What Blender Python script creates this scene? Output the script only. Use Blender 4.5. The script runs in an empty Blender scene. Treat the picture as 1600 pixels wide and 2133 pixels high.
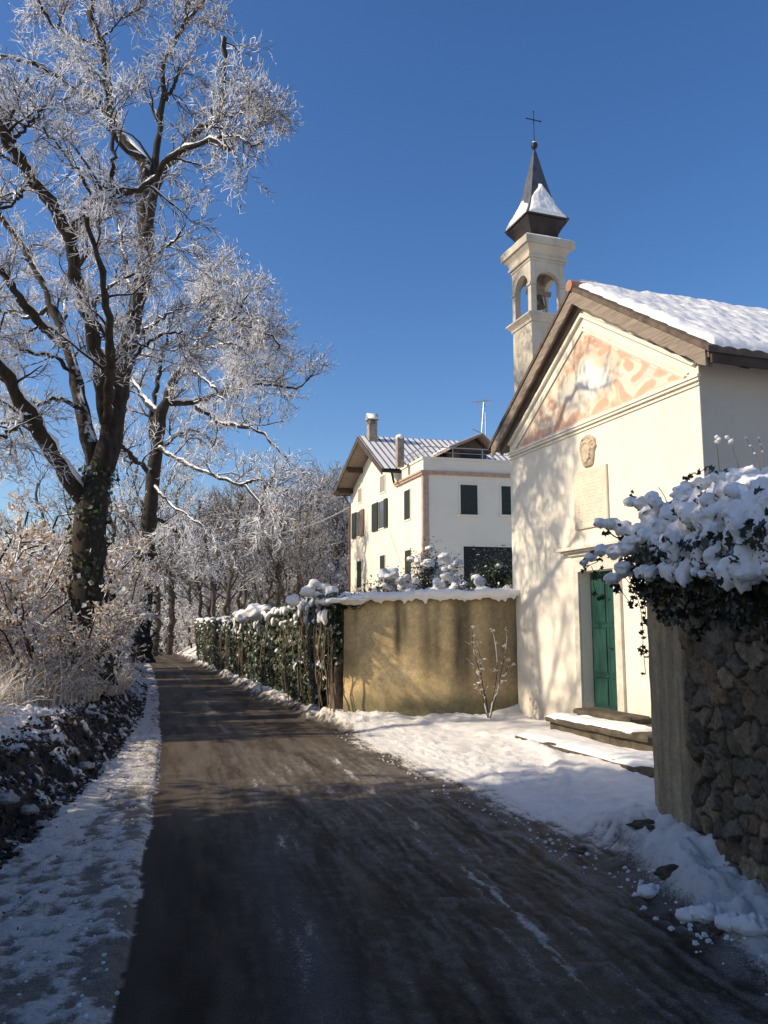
import bpy, math, numpy as np
from mathutils import Vector
rng = np.random.default_rng(11)
scene = bpy.context.scene
col = scene.collection
R_ = math.radians
# ------------------------------------------------------------------ camera geometry
F_PX = 1700.0
TH = math.atan(234 / F_PX)
EYE = np.array([0, 0, 1.6])
def ray(x, y):
    v = 1066.5 - y
    return np.array([x - 800, F_PX * math.cos(TH) - v * math.sin(TH), F_PX * math.sin(TH) + v * math.cos(TH)])
def at(x, y, Y):
    r = ray(x, y); return EYE + r * Y / r[1]
def ground_pt(x, y, z=0.0):
    r = ray(x, y); return EYE + r * (z - 1.6) / r[2]
def on_plane(x, y, P, n):
    r = ray(x, y); return EYE + r * (np.dot(P - EYE, n) / np.dot(r, n))
def sstep(a, b, x):
    t = np.clip((np.asarray(x, float) - a) / (b - a), 0, 1); return t * t * (3 - 2 * t)
# ------------------------------------------------------------------ numeric noise
def _hash(ix, iy, iz, seed):
    h = (ix.astype(np.int64) * 374761393 + iy.astype(np.int64) * 668265263 + iz.astype(np.int64) * 2147483647 + seed * 144665) & 0xFFFFFFFF
    h = ((h ^ (h >> 13)) * 1274126177) & 0xFFFFFFFF
    h = ((h ^ (h >> 16)) * 2246822519) & 0xFFFFFFFF
    return ((h ^ (h >> 15)) & 0xFFFFFF) / float(0xFFFFFF)
def vnoise(x, y, z=0.0, seed=0):
    x, y, z = np.broadcast_arrays(np.asarray(x, float), np.asarray(y, float), np.asarray(z, float))
    ix, iy, iz = np.floor(x), np.floor(y), np.floor(z)
    fx, fy, fz = x - ix, y - iy, z - iz
    fx, fy, fz = [t * t * (3 - 2 * t) for t in (fx, fy, fz)]
    o = 0
    for dx in (0, 1):
        for dy in (0, 1):
            for dz in (0, 1):
                w = (fx if dx else 1 - fx) * (fy if dy else 1 - fy) * (fz if dz else 1 - fz)
                o = o + w * _hash(ix + dx, iy + dy, iz + dz, seed)
    return o
def fbm(x, y, z=0.0, oct=4, seed=0, gain=0.5):
    s, a, n = 0, 1.0, 0
    for k in range(oct):
        s = s + a * vnoise(np.asarray(x) * 2 ** k + 17.3 * k, np.asarray(y) * 2 ** k, np.asarray(z) * 2 ** k, seed + k)
        n += a; a *= gain
    return s / n
# ------------------------------------------------------------------ meshes
class MB:
    """collects shapes and links them as one mesh object"""
    def __init__(s): s.v = []; s.f = []; s.n = 0; s.attr = {}
    def add(s, v, faces):
        v = np.asarray(v, float).reshape(-1, 3)
        for fa in faces:
            fa = np.asarray(fa, np.int64)
            if fa.size: s.f.append(fa + s.n)
        s.v.append(v); s.n += len(v); return s
    def hexa(s, p):   # 8 corners: bottom ring then top ring
        return s.add(p, [[[0, 3, 2, 1], [4, 5, 6, 7], [0, 1, 5, 4], [1, 2, 6, 5], [2, 3, 7, 6], [3, 0, 4, 7]]])
    def box(s, x0, x1, y0, y1, z0, z1):
        return s.hexa([(x0, y0, z0), (x1, y0, z0), (x1, y1, z0), (x0, y1, z0), (x0, y0, z1), (x1, y0, z1), (x1, y1, z1), (x0, y1, z1)])
    def bbox(s, x0, x1, y0, y1, z0, z1, b=0.01):   # box with chamfered vertical/top edges
        c = (x0 + x1) / 2, (y0 + y1) / 2
        rings = []
        for z, i in ((z0, 0), (z1 - b, 0), (z1, b)):
            rings.append([(x0 + i + b * .5, y0 + i, z), (x1 - i - b * .5, y0 + i, z), (x1 - i, y0 + i + b * .5, z), (x1 - i, y1 - i - b * .5, z),
                          (x1 - i - b * .5, y1 - i, z), (x0 + i + b * .5, y1 - i, z), (x0 + i, y1 - i - b * .5, z), (x0 + i, y0 + i + b * .5, z)])
        return s.loft(rings, True, True)
    def loft(s, rings, cap0=False, cap1=False):
        k = len(rings[0]); v = np.array(rings, float).reshape(-1, 3); f = []
        for i in range(len(rings) - 1):
            for j in range(k):
                a, b = i * k + j, i * k + (j + 1) % k
                f.append([a, b, b + k, a + k])
        fs = [f]
        if cap0: fs.append([list(range(k))[::-1]])
        if cap1: fs.append([[(len(rings) - 1) * k + j for j in range(k)]])
        return s.add(v, fs)
    def prism(s, poly, d):   # poly: 3-D outline, d: extrusion vector
        p = np.array(poly, float); return s.loft([p, p + np.array(d, float)], True, True)
    def tube(s, pts, r, n=8):
        P = np.array(pts, float)[None]; r = np.broadcast_to(np.asarray(r, float), (len(pts),))[None]
        v, f = tubes(P, r, n); s.add(v, [f])
        s.add(v[:n], [[list(range(n))[::-1]]]); s.add(v[-n:], [[list(range(n))]]); return s
    def lathe(s, prof, n=20, c=(0, 0, 0)):
        rings = [[(c[0] + r * math.cos(2 * math.pi * k / n), c[1] + r * math.sin(2 * math.pi * k / n), c[2] + z) for k in range(n)] for r, z in prof]
        return s.loft(rings, True, True)
    def grid(s, X, Y, Z):
        n, m = X.shape; v = np.stack([X, Y, Z], -1).reshape(-1, 3)
        i = np.arange(n * m).reshape(n, m)
        return s.add(v, [np.stack([i[:-1, :-1], i[1:, :-1], i[1:, 1:], i[:-1, 1:]], -1).reshape(-1, 4)])
    def build(s, name, mat, parent=None, smooth=False, colors=None, floats=None):
        me = bpy.data.meshes.new(name)
        v = np.concatenate(s.v) if s.v else np.zeros((0, 3))
        sizes, loops = [], []
        for fa in s.f:
            sizes.append(np.full(len(fa), fa.shape[1])); loops.append(fa.reshape(-1))
        sizes = np.concatenate(sizes); loops = np.concatenate(loops)
        me.vertices.add(len(v)); me.vertices.foreach_set('co', v.astype(np.float32).reshape(-1))
        me.loops.add(len(loops)); me.loops.foreach_set('vertex_index', loops.astype(np.int32))
        me.polygons.add(len(sizes))
        me.polygons.foreach_set('loop_start', np.concatenate([[0], np.cumsum(sizes)[:-1]]).astype(np.int32))
        me.polygons.foreach_set('loop_total', sizes.astype(np.int32))
        me.update(calc_edges=True); me.validate()
        me.polygons.foreach_set('use_smooth', np.full(len(me.polygons), bool(smooth)))
        if colors is not None:
            for k, c in colors.items():
                a = me.attributes.new(k, 'FLOAT_COLOR', 'POINT')
                a.data.foreach_set('color', np.concatenate([c, np.ones((len(c), 1))], 1).astype(np.float32).reshape(-1))
        if floats is not None:
            for k, c in floats.items():
                a = me.attributes.new(k, 'FLOAT', 'POINT'); a.data.foreach_set('value', np.asarray(c, np.float32))
        if mat is not None: me.materials.append(mat)
        o = bpy.data.objects.new(name, me); col.objects.link(o)
        if parent is not None: o.parent = parent
        return o
def tubes(P, R, S):
    """P (N,K,3), R (N,K) -> verts, quads"""
    N, K, _ = P.shape
    T = np.gradient(P, axis=1); T /= np.linalg.norm(T, axis=2, keepdims=True) + 1e-9
    D = P[:, -1] - P[:, 0]; D /= np.linalg.norm(D, axis=1, keepdims=True) + 1e-9
    ref = np.where(np.abs(D[:, 2:3]) > .85, np.array([[1.0, 0, 0]]), np.array([[0, 0, 1.0]]))
    u = np.cross(D, ref); u /= np.linalg.norm(u, axis=1, keepdims=True) + 1e-9
    a = u[:, None] - T * np.sum(u[:, None] * T, 2, keepdims=True); a /= np.linalg.norm(a, axis=2, keepdims=True) + 1e-9
    b = np.cross(T, a)
    ph = 2 * np.pi * np.arange(S) / S
    V = P[:, :, None] + R[:, :, None, None] * (a[:, :, None] * np.cos(ph)[None, None, :, None] + b[:, :, None] * np.sin(ph)[None, None, :, None])
    i = np.arange(N * K * S).reshape(N, K, S)
    j = np.roll(i, -1, 2)
    q = np.stack([i[:, :-1], j[:, :-1], j[:, 1:], i[:, 1:]], -1).reshape(-1, 4)
    return V.reshape(-1, 3), q
def insts(tv, tf, pos, mats, scale):
    """copies of a template (verts tv, faces tf) at pos (N,3) with rotations mats (N,3,3)"""
    tv = np.asarray(tv, float); N = len(pos); k = len(tv)
    scale = np.asarray(scale, float)
    if scale.ndim == 1: scale = scale[:, None]
    V = np.einsum('nij,nkj->nki', mats, tv[None] * scale[:, None, :]) + pos[:, None]
    off = (np.arange(N) * k)[:, None, None]
    return V.reshape(-1, 3), [(np.asarray(fa)[None] + off).reshape(-1, np.asarray(fa).shape[1]) for fa in tf]
def rand_rot(N):
    q = rng.normal(size=(N, 4)); q /= np.linalg.norm(q, axis=1, keepdims=True)
    w, x, y, z = q.T
    return np.stack([np.stack([1 - 2 * (y * y + z * z), 2 * (x * y - z * w), 2 * (x * z + y * w)], -1),
                     np.stack([2 * (x * y + z * w), 1 - 2 * (x * x + z * z), 2 * (y * z - x * w)], -1),
                     np.stack([2 * (x * z - y * w), 2 * (y * z + x * w), 1 - 2 * (x * x + y * y)], -1)], 1)
def facing_rot(nrm, jit):
    """rotation matrices whose z axis follows nrm (N,3) with jitter, random spin"""
    N = len(nrm); n = nrm + rng.normal(size=(N, 3)) * jit; n /= np.linalg.norm(n, axis=1, keepdims=True)
    r = rng.normal(size=(N, 3)); a = r - n * np.sum(r * n, 1, keepdims=True); a /= np.linalg.norm(a, axis=1, keepdims=True)
    return np.stack([a, np.cross(n, a), n], -1)
def ico(sub=2):
    import bmesh
    bm = bmesh.new(); bmesh.ops.create_icosphere(bm, subdivisions=sub, radius=1.0)
    v = np.array([x.co[:] for x in bm.verts]); f = np.array([[w.index for w in p.verts] for p in bm.faces]); bm.free(); return v, f
ICO_V, ICO_F = ico(3)
def lumps(mb, C, Rad, amp=.18, fr=2.2):
    """noise-dented ellipsoids"""
    C = np.asarray(C, float); Rad = np.asarray(Rad, float)
    if Rad.ndim == 1: Rad = np.repeat(Rad[:, None], 3, 1)
    m = rand_rot(len(C))
    for c, r, q in zip(C, Rad, m):
        d = ICO_V @ q.T
        k = 1 + amp * 2 * (vnoise(d[:, 0] * fr + c[0] * 9, d[:, 1] * fr + c[1] * 9, d[:, 2] * fr + c[2] * 9, 3) - .5) + amp * (vnoise(d[:, 0] * fr * 2.6 + c[0] * 7, d[:, 1] * fr * 2.6, d[:, 2] * fr * 2.6 + c[2] * 5, 4) - .5)
        mb.add(c + d * r * k[:, None], [ICO_F])
    return mb
def remesh(o, voxel, smooth=3, fac=.5):
    md = o.modifiers.new('Remesh', 'REMESH'); md.mode = 'VOXEL'; md.voxel_size = voxel; md.use_smooth_shade = True
    sm = o.modifiers.new('Smooth', 'SMOOTH'); sm.iterations = smooth; sm.factor = fac
    return o
# ------------------------------------------------------------------ tagging
def empty(name, loc=(0, 0, 0), rz=0.0):
    o = bpy.data.objects.new(name, None); col.objects.link(o); o.location = tuple(float(c) for c in loc); o.rotation_euler = (0, 0, rz); o.empty_display_size = .2; return o
def tag(o, label=None, cat=None, group=None, kind=None):
    if label: o['label'] = label
    if cat: o['category'] = cat
    if group: o['group'] = group
    if kind: o['kind'] = kind
    return o
KIDS = {}
def copy_tree(o, loc, rz, sc, label, group=None, cat=None):
    c = o.copy(); col.objects.link(c); c.location = tuple(float(k) for k in loc); c.rotation_euler = (0, 0, rz); c.scale = (sc,) * 3 if np.isscalar(sc) else tuple(sc)
    c['label'] = label
    if group: c['group'] = group
    def rec(src, dst):
        for ch in src.children:
            d = ch.copy(); col.objects.link(d); d.parent = dst; rec(ch, d)
    rec(o, c); return c
# ------------------------------------------------------------------ materials
class NT:
    def __init__(s, name):
        s.m = bpy.data.materials.new(name); s.m.use_nodes = True; s.t = s.m.node_tree; s.t.nodes.clear()
        s.out = s.t.nodes.new('ShaderNodeOutputMaterial')
    def n(s, typ, **kw):
        nd = s.t.nodes.new('ShaderNode' + typ)
        for k, v in kw.items():
            if k.startswith('i_'): 
                key = k[2:]; nd.inputs[int(key) if key.isdigit() else key.replace('_', ' ')].default_value = v
            else: setattr(nd, k, v)
        return nd
    def l(s, a, b): s.t.links.new(a, b)
    def coord(s, kind='Object'): return s.n('TexCoord').outputs[kind]
    def noise(s, scale, detail=4, rough=.55, vec=None, dist=0.0, out='Fac'):
        nd = s.n('TexNoise'); nd.inputs['Scale'].default_value = scale; nd.inputs['Detail'].default_value = detail; nd.inputs['Roughness'].default_value = rough; nd.inputs['Distortion'].default_value = dist
        s.l(vec if vec is not None else s.coord(), nd.inputs['Vector']); return nd.outputs[out]
    def mapv(s, scale=(1, 1, 1), vec=None):
        nd = s.n('Mapping'); nd.inputs['Scale'].default_value = scale; s.l(vec if vec is not None else s.coord(), nd.inputs['Vector']); return nd.outputs[0]
    def ramp(s, fac, stops, interp='LINEAR'):
        nd = s.n('ValToRGB'); cr = nd.color_ramp; cr.interpolation = interp
        while len(cr.elements) < len(stops): cr.elements.new(.5)
        for e, (p, c) in zip(cr.elements, stops):
            e.position = p; e.color = (c, c, c, 1) if np.isscalar(c) else tuple(c) + (1,)
        s.l(fac, nd.inputs[0]); return nd.outputs[0]
    def math(s, op, a, b=None, clamp=False):
        nd = s.n('Math', operation=op, use_clamp=clamp)
        for i, x in enumerate((a, b)):
            if x is None: continue
            if isinstance(x, (int, float)): nd.inputs[i].default_value = x
            else: s.l(x, nd.inputs[i])
        return nd.outputs[0]
    def mix(s, fac, a, b, mode='MIX'):
        nd = s.n('Mix', data_type='RGBA', blend_type=mode)
        for key, x in ((0, fac), (6, a), (7, b)):
            if isinstance(x, (int, float)): nd.inputs[key].default_value = x
            elif isinstance(x, tuple): nd.inputs[key].default_value = x + (1,)
            else: s.l(x, nd.inputs[key])
        return nd.outputs[2]
    def attr(s, name, out='Color'): return s.n('Attribute', attribute_name=name).outputs[out]
    def bump(s, h, strength=.4, dist=.01):
        nd = s.n('Bump'); nd.inputs['Strength'].default_value = strength; nd.inputs['Distance'].default_value = dist; s.l(h, nd.inputs['Height']); return nd.outputs[0]
    def bsdf(s, color, rough=.8, normal=None, spec=.3, metal=0.0, transl=0.0):
        b = s.n('BsdfPrincipled'); b.inputs['Metallic'].default_value = metal; b.inputs['Specular IOR Level'].default_value = spec
        if isinstance(color, tuple): b.inputs['Base Color'].default_value = color + (1,)
        else: s.l(color, b.inputs['Base Color'])
        if isinstance(rough, (int, float)): b.inputs['Roughness'].default_value = rough
        else: s.l(rough, b.inputs['Roughness'])
        if normal is not None: s.l(normal, b.inputs['Normal'])
        o = b.outputs[0]
        if transl:
            t = s.n('BsdfTranslucent')
            if isinstance(color, tuple): t.inputs[0].default_value = color + (1,)
            else: s.l(color, t.inputs[0])
            mx = s.n('MixShader'); mx.inputs[0].default_value = transl; s.l(o, mx.inputs[1]); s.l(t.outputs[0], mx.inputs[2]); o = mx.outputs[0]
        s.l(o, s.out.inputs[0]); return s.m
def simple(name, c, rough=.8, var=.25, sc=6.0, bump=.2, bd=.01, metal=0.0, stretch=None, spec=.3):
    t = NT(name); v = t.mapv(stretch) if stretch else None
    f = t.noise(sc, 5, .6, v)
    c0 = tuple(k * (1 - var) for k in c); c1 = tuple(min(1, k * (1 + var)) for k in c)
    return t.bsdf(t.ramp(f, [(.3, c0), (.7, c1)]), rough, t.bump(f, bump, bd), spec, metal)
M = {}
def snow_mat(name, c=(.88, .855, .82), dirt=0.0):
    t = NT(name); a = t.noise(9, 5, .6); b = t.noise(60, 3, .6)
    colr = t.ramp(a, [(.3, tuple(k * (.93 - dirt) for k in c)), (.65, c)])
    h = t.math('ADD', a, t.math('MULTIPLY', b, .25))
    return t.bsdf(colr, .55, t.bump(h, .5, .03), .25)
M['snow'] = snow_mat('snow')
def plaster(name, c, stain=(.45, .40, .32), amount=.5, streak=0.0, streak_c=(.05, .05, .04), splash=False):
    t = NT(name); a = t.noise(1.3, 6, .65); b = t.noise(22, 5, .6)
    colr = t.mix(t.math('MULTIPLY', t.ramp(a, [(.45, 0.0), (.75, 1.0)]), amount), c, stain)
    colr = t.mix(t.math('MULTIPLY', b, .12), colr, tuple(k * .6 for k in c))
    if streak:
        s1 = t.noise(1, 5, .6, t.mapv((2.6, 2.6, .16))); colr = t.mix(t.math('MULTIPLY', t.ramp(s1, [(.5, 0.0), (.68, 1.0)]), streak), colr, streak_c)
    if splash:      # mud splashed and damp drawn up at the foot of the wall
        sp = t.n('SeparateXYZ'); t.l(t.coord(), sp.inputs[0]); f = t.math('ADD', t.math('MULTIPLY', sp.outputs[2], .9), t.math('MULTIPLY', t.noise(3.5, 5, .65), .9))
        colr = t.mix(t.ramp(f, [(.42, .7), (.95, 0.0)]), colr, (.40, .34, .25))
        cr = t.noise(2.2, 2, .5, None, 1.5); colr = t.mix(t.ramp(cr, [(.492, 0.0), (.5, .35), (.508, 0.0)]), colr, (.45, .38, .28))
    return t.bsdf(colr, .9, t.bump(t.math('ADD', t.math('MULTIPLY', a, 1.5), t.math('MULTIPLY', b, .5)), .35, .012), .15)
M['chapel'] = plaster('chapel_plaster', (.80, .735, .61), (.66, .59, .46), .5, splash=True)
M['cream'] = plaster('cream_moulding', (.80, .74, .62), (.55, .48, .38), .35)
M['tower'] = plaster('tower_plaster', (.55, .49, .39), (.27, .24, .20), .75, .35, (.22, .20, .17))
M['house'] = plaster('house_plaster', (.80, .74, .61), (.66, .58, .44), .4)
M['pink'] = simple('faded_pink_paint', (.45, .32, .25), .85, .2)
M['wood'] = simple('weathered_wood', (.25, .20, .155), .8, .35, 3, .4, .01, stretch=(1, 12, 12))
M['wood_dark'] = simple('dark_wood', (.07, .05, .038), .8, .35, 3, .4, .01)
M['tile'] = simple('roof_tile', (.115, .085, .065), .85, .4, 8, .4, .01)
M['spire_skirt'] = simple('dark_spire_boards', (.035, .028, .028), .75, .35, 5, .4, .01)
M['lead'] = simple('lead_sheet', (.10, .105, .115), .55, .3, 5, .2, .01, metal=.35)
M['iron'] = simple('black_iron', (.02, .02, .022), .6, .2)
M['bronze'] = simple('bell_bronze', (.10, .085, .06), .5, .3, metal=.6)
M['stone_step'] = simple('mossy_step_stone', (.082, .067, .046), .9, .5, 7, .8, .02)
M['jamb'] = simple('jamb_stone', (.60, .55, .46), .85, .18, 9, .3, .006)
M['green'] = simple('green_door_paint', (.014, .056, .043), .5, .35, 5, .25, .005, stretch=(4, 4, .6))
M['shutter'] = simple('green_shutter_paint', (.03, .04, .035), .7, .2)
M['shutter_grey'] = simple('grey_shutter_wood', (.30, .27, .23), .8, .2)
M['shutter_brown'] = simple('brown_shutter_wood', (.22, .15, .11), .8, .2)
M['dark'] = simple('dark_opening', (.012, .012, .012), .6, .2)
t = NT('window_glass'); M['glass'] = t.bsdf((.10, .11, .12), .08, None, .6)
M['plaque'] = plaster('plaque_stone', (.66, .60, .49), (.5, .44, .34), .5)
M['relief'] = simple('relief_stone', (.50, .40, .29), .85, .2, 10, .4, .01)
M['ink'] = simple('worn_inscription', (.50, .44, .34), .9, .2)
M['metal'] = simple('grey_metal', (.35, .36, .38), .4, .15, metal=.7)
# bark with snow settled on upward faces
def bark_mat(name, bark, thr, soft, sc=10, snow=(.87, .86, .85), rnd=.9, shift=0.0):
    t = NT(name); a = t.noise(sc, 5, .65, t.mapv((1, 1, .35))); b = t.noise(5, 3, .6)
    nz = t.n('SeparateXYZ'); t.l(t.n('NewGeometry').outputs['Normal'], nz.inputs[0])
    f = t.math('ADD', t.math('ADD', nz.outputs[2], shift), t.math('MULTIPLY', t.math('SUBTRACT', b, .5), rnd))
    fac = t.ramp(f, [(max(0, thr), 0.0), (min(1, thr + soft), 1.0)])
    base = t.ramp(a, [(.3, tuple(k * .5 for k in bark)), (.7, tuple(k * 1.5 for k in bark))])
    return t.bsdf(t.mix(fac, base, snow), .85, t.bump(a, .8, .03), .15)
M['bark'] = bark_mat('bark', (.042, .034, .027), .42, .15)
M['bough'] = bark_mat('bough', (.050, .041, .034), .38, .15, 20, rnd=1.1)
M['twig'] = bark_mat('frosted_twig', (.10, .082, .07), .0, .22, 14, (.85, .835, .82), 1.1)
M['frost_twig'] = bark_mat('rimed_twig', (.16, .13, .11), .0, .25, 14, (.88, .865, .85), 1.3, .62)
M['twig_far'] = bark_mat('far_twig', (.12, .105, .09), .10, .4, 3, (.70, .68, .67), .9)
M['trunk_far'] = bark_mat('far_trunk', (.10, .085, .07), .35, .25, 6)
def leafy(name, stops, rough=.7, transl=.2, spec=.2):
    t = NT(name); r = t.n('NewGeometry').outputs['Random Per Island']
    return t.bsdf(t.ramp(r, stops, 'CONSTANT'), rough, None, spec, transl=transl)
M['frost'] = leafy('frosted_tips', [(0, (.88, .87, .87)), (.42, (.80, .79, .79)), (.66, (.64, .57, .50)), (.85, (.40, .31, .24)), (.94, (.12, .09, .07))])
M['beech'] = leafy('frosted_beech_leaves', [(0, (.88, .85, .81)), (.36, (.80, .71, .62)), (.52, (.68, .54, .40)), (.66, (.54, .38, .24)), (.82, (.42, .27, .15)), (.93, (.15, .10, .065))], transl=.55)
M['straw'] = leafy('frosted_straw', [(0, (.88, .86, .82)), (.45, (.80, .72, .60)), (.7, (.64, .50, .34)), (.88, (.44, .30, .18))], transl=.5)
M['ivy'] = leafy('ivy_leaves', [(0, (.022, .030, .014)), (.3, (.034, .044, .019)), (.55, (.014, .019, .010)), (.8, (.045, .052, .026)), (.92, (.055, .042, .026))], .45, .1, .5)
M['ivy_snowy'] = leafy('snowy_ivy_leaves', [(0, (.04, .06, .025)), (.3, (.06, .085, .035)), (.5, (.02, .03, .014)), (.72, (.085, .10, .045)), (.93, (.78, .77, .77))], .5, .1, .4)
M['laurel'] = leafy('laurel_leaves', [(0, (.04, .065, .022)), (.35, (.07, .10, .035)), (.6, (.025, .04, .016)), (.8, (.11, .13, .05)), (.94, (.75, .76, .8))], .45, .15, .5)
M['litter'] = leafy('leaf_litter', [(0, (.05, .036, .026)), (.3, (.09, .06, .04)), (.55, (.028, .022, .018)), (.75, (.15, .105, .07)), (.9, (.45, .44, .45))], .85, .0)
# ------------------------------------------------------------------ the lie of the land
LY = np.array([-5, 0, 3.4, 9.47, 20.1, 30.5, 45, 70, 110.]); LX = np.array([1.1, -.25, -1.06, -2.51, -5.44, -8.47, -13.2, -22.5, -40.])
def Lx(y): return np.interp(y, LY, LX)
RY = np.array([-5, 2, 4.04, 5.18, 5.97, 6.86, 8.08, 9.15, 11.9, 12.85, 15.8, 21.6, 33, 50, 110.])
RX = np.array([2.1, 2.05, 1.86, 1.60, 1.36, 1.0, .50, .22, -.62, -.95, -1.95, -3.95, -7.55, -13.0, -38.])
def Rx(y): return np.interp(y, RY, RX)
CORNER = np.array([-.68, 13.6])
IVY_DIR = np.array([-.333, 1.0])
def wallx(y): return np.where(y < 34, CORNER[0] + (y - CORNER[1]) * -.335, -7.52 - (y - 34) * .36)
def drop(y): return np.where(y > 40, -.0022 * (np.maximum(y, 40) - 40) ** 2, 0.0)
def shoulder(y): return np.interp(y, [0, 3, 5.2, 9, 14, 30], [1.5, 1.25, .95, .62, .32, .3])
def bank_profile(q):
    return .40 * sstep(0, .65, q) + .035 * np.clip(q - .7, 0, 6) + .03 * np.clip(q - 6, 0, 60)
def height(x, y, detail=True):
    """returns z, kind (0 road, 1 verge snow, 2 bank, 3 forecourt), snow cover, base colour"""
    u = (x - Lx(y)); u = u + .07 * (fbm(y * 1.7, 0 * y, 0, 4, 92) - .5) + .05 * (fbm(x * 11, y * 11, 0, 3, 93) - .5); R = Rx(y); q = -u * .96 - shoulder(y)
    z = drop(y); n1 = fbm(x * 1.3, y * 1.3, 0, 4, 1); n2 = fbm(x * 5, y * 5, 0, 4, 2); n3 = fbm(x * 16, y * 16, 0, 3, 3)
    v = y
    # tyre tracks run along u = const
    trk = fbm(u * 7, v * .8, 0, 5, 5, .6); trk2 = fbm(u * 24, v * 2.2, 0, 4, 6, .6)
    # road
    base = np.stack([.044 + 0 * x, .032 + 0 * x, .0215 + 0 * x], -1) * (.78 + .44 * trk2[..., None]) * (1.15 - .42 * np.exp(-((u - .42) / .30) ** 2) - .42 * np.exp(-((u - 1.74) / .2) ** 2))[..., None]
    grit = np.array([.20, .15, .095]); ice = np.array([.15, .14, .135]); slush = np.array([.20, .18, .16])
    def blend(b, c, w): return b * (1 - w[..., None]) + c * w[..., None]
    ucen = .95 + .25 * (fbm(v * .4, 0 * v, 0, 2, 9) - .5)
    base = blend(base, ice, np.exp(-((u - ucen) / .17) ** 2) * sstep(.28, .62, fbm(u * 3, v * .55, 0, 4, 8)) * .75)
    base = blend(base, grit, np.exp(-((u - 1.38) / .08) ** 2) * sstep(.35, .6, fbm(u * 6, v * .9, 0, 4, 12)) * .8 * sstep(4.2, 5.6, v) * (1 - sstep(8.5, 11, v)))
    base = blend(base, grit, np.exp(-((u - 2.1) / .12) ** 2) * sstep(.30, .6, fbm(u * 6, v * .8, 0, 4, 13)) * .75 * (1 - sstep(11, 14, v)))
    base = blend(base, grit, np.exp(-((u - .35) / .25) ** 2) * sstep(.45, .7, fbm(u * 4, v * .7, 0, 4, 14)) * .5)
    far = sstep(5.5, 10, v)
    base = blend(base, np.array([.155, .122, .088]), far * (.35 + .65 * sstep(.35, .6, trk)) * .9)  # farther road made paler in colour to carry the sunlight on it
    dR = (x - R) * .72
    wide = 1 - sstep(9, 13, v)
    near_r = sstep(-2.3, -.3, dR) * wide
    base = blend(base, np.array([.150, .118, .084]), near_r * sstep(.30, .6, .5 * trk + .5 * trk2) * .9)
    base = blend(base, slush * 1.15, near_r * sstep(.46, .64, .45 * trk2 + .35 * n3 + .2 * trk) * .85)
    base = blend(base, slush * 1.4, sstep(-.7, .2, dR) * wide * sstep(.42, .62, .5 * trk2 + .5 * n2))
    z = z + .006 * (trk - .5) + .010 * near_r * (trk2 - .5) * 2 + .022 * near_r * (n3 - .5)
    snow = .40 * np.exp(-((u - ucen) / .15) ** 2) * sstep(.40, .66, fbm(u * 5, v * .7, 0, 4, 8)) + near_r * .34 * sstep(.42, .74, .6 * trk2 + .4 * trk) + .15 * sstep(.58, .74, trk2) + .20 * np.exp(-((u - 2.1) / .09) ** 2) * sstep(.4, .6, trk2); kind = np.zeros(x.shape, int)
    # left shoulder : trodden dirty snow
    sh = (u < 0) & (q <= 0)
    w = np.clip(-u / (shoulder(y) + .01), 0, 1)
    shs = sstep(.38, .54, .35 * fbm(u * 7, v * .9, 0, 4, 21) + .35 * n3 + .3 * n2 + .10 * sstep(.2, .9, w) - .02 + .05 * sstep(6, 9, v))
    dsh = np.array([.26, .22, .175]) * (0.6 + .8 * n3[..., None])
    base = np.where(sh[..., None], dsh, base); snow = np.where(sh, .20 + shs * .44, snow)
    z = z + np.where(u < 0, (.028 * sstep(0, .06, -u) + .05 * (n2 - .45) * sstep(0, .15, -u) + .03 * (n3 - .5) * sstep(0, .1, -u) + .02 * (trk2 - .5) * sstep(0, .2, -u)) * (1 - sstep(0, .3, q)), 0)
    kind = np.where(u < 0, 1, kind)
    # bank
    bq = np.maximum(q + .28 * (n1 - .5) + .16 * (n2 - .5), 0)
    hb = bank_profile(bq) * (.8 + .4 * fbm(x * .5, y * .5, 0, 2, 31)) + sstep(0, .2, bq) * (.17 * (n2 - .5) + .13 * (n3 - .5))
    hb = hb + sstep(.65, .95, bq) * (.05 + .07 * n1)
    z = z + np.where(q > -.2, hb, 0)
    bs = np.clip(sstep(.55, .95, bq + .5 * (n2 - .5)) + sstep(.54, .66, .5 * n3 + .5 * n2) * .75, 0, 1)
    bs = np.maximum(bs, sstep(15, 19, v) * sstep(.35, .5, n2 * .6 + n3 * .4) * .8)
    bdirt = np.array([.055, .042, .032]) * (0.5 + 1.1 * n3[..., None])
    isb = q > 0
    base = np.where(isb[..., None], bdirt, base); snow = np.where(isb, bs, snow); kind = np.where(isb, 2, kind)
    # right verge along the ivy and the forecourt
    fr = dR > -.35
    d = dR + .42 * (fbm(x * 1.1, y * 1.1, 0, 4, 41) - .5) + .16 * (n2 - .5)
    verge = sstep(12.2, 13.6, v)                      # 1 beside the ivy wall
    hf = (1 - verge) * (.055 * sstep(-.05, .8, d) + .045 * sstep(.15, .7, d) * (n1 - .40) + .035 * sstep(.2, 1.0, d) * (n2 - .45) + .012 * (n3 - .5) * sstep(0, .3, d))
    hf = hf + verge * .20 * sstep(0, .28, d) * (.55 + .9 * (n2 - .2))
    # ridge thrown up by a shovel, one side trodden, the other smooth
    ridge = np.array([(1010, 1545), (1090, 1560), (1150, 1590), (1185, 1640), (1200, 1690), (1260, 1740), (1330, 1790)])
    rp = np.array([ground_pt(*p)[:2] for p in ridge]); dm = np.full(x.shape, 1e9); side = np.zeros(x.shape)
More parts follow.
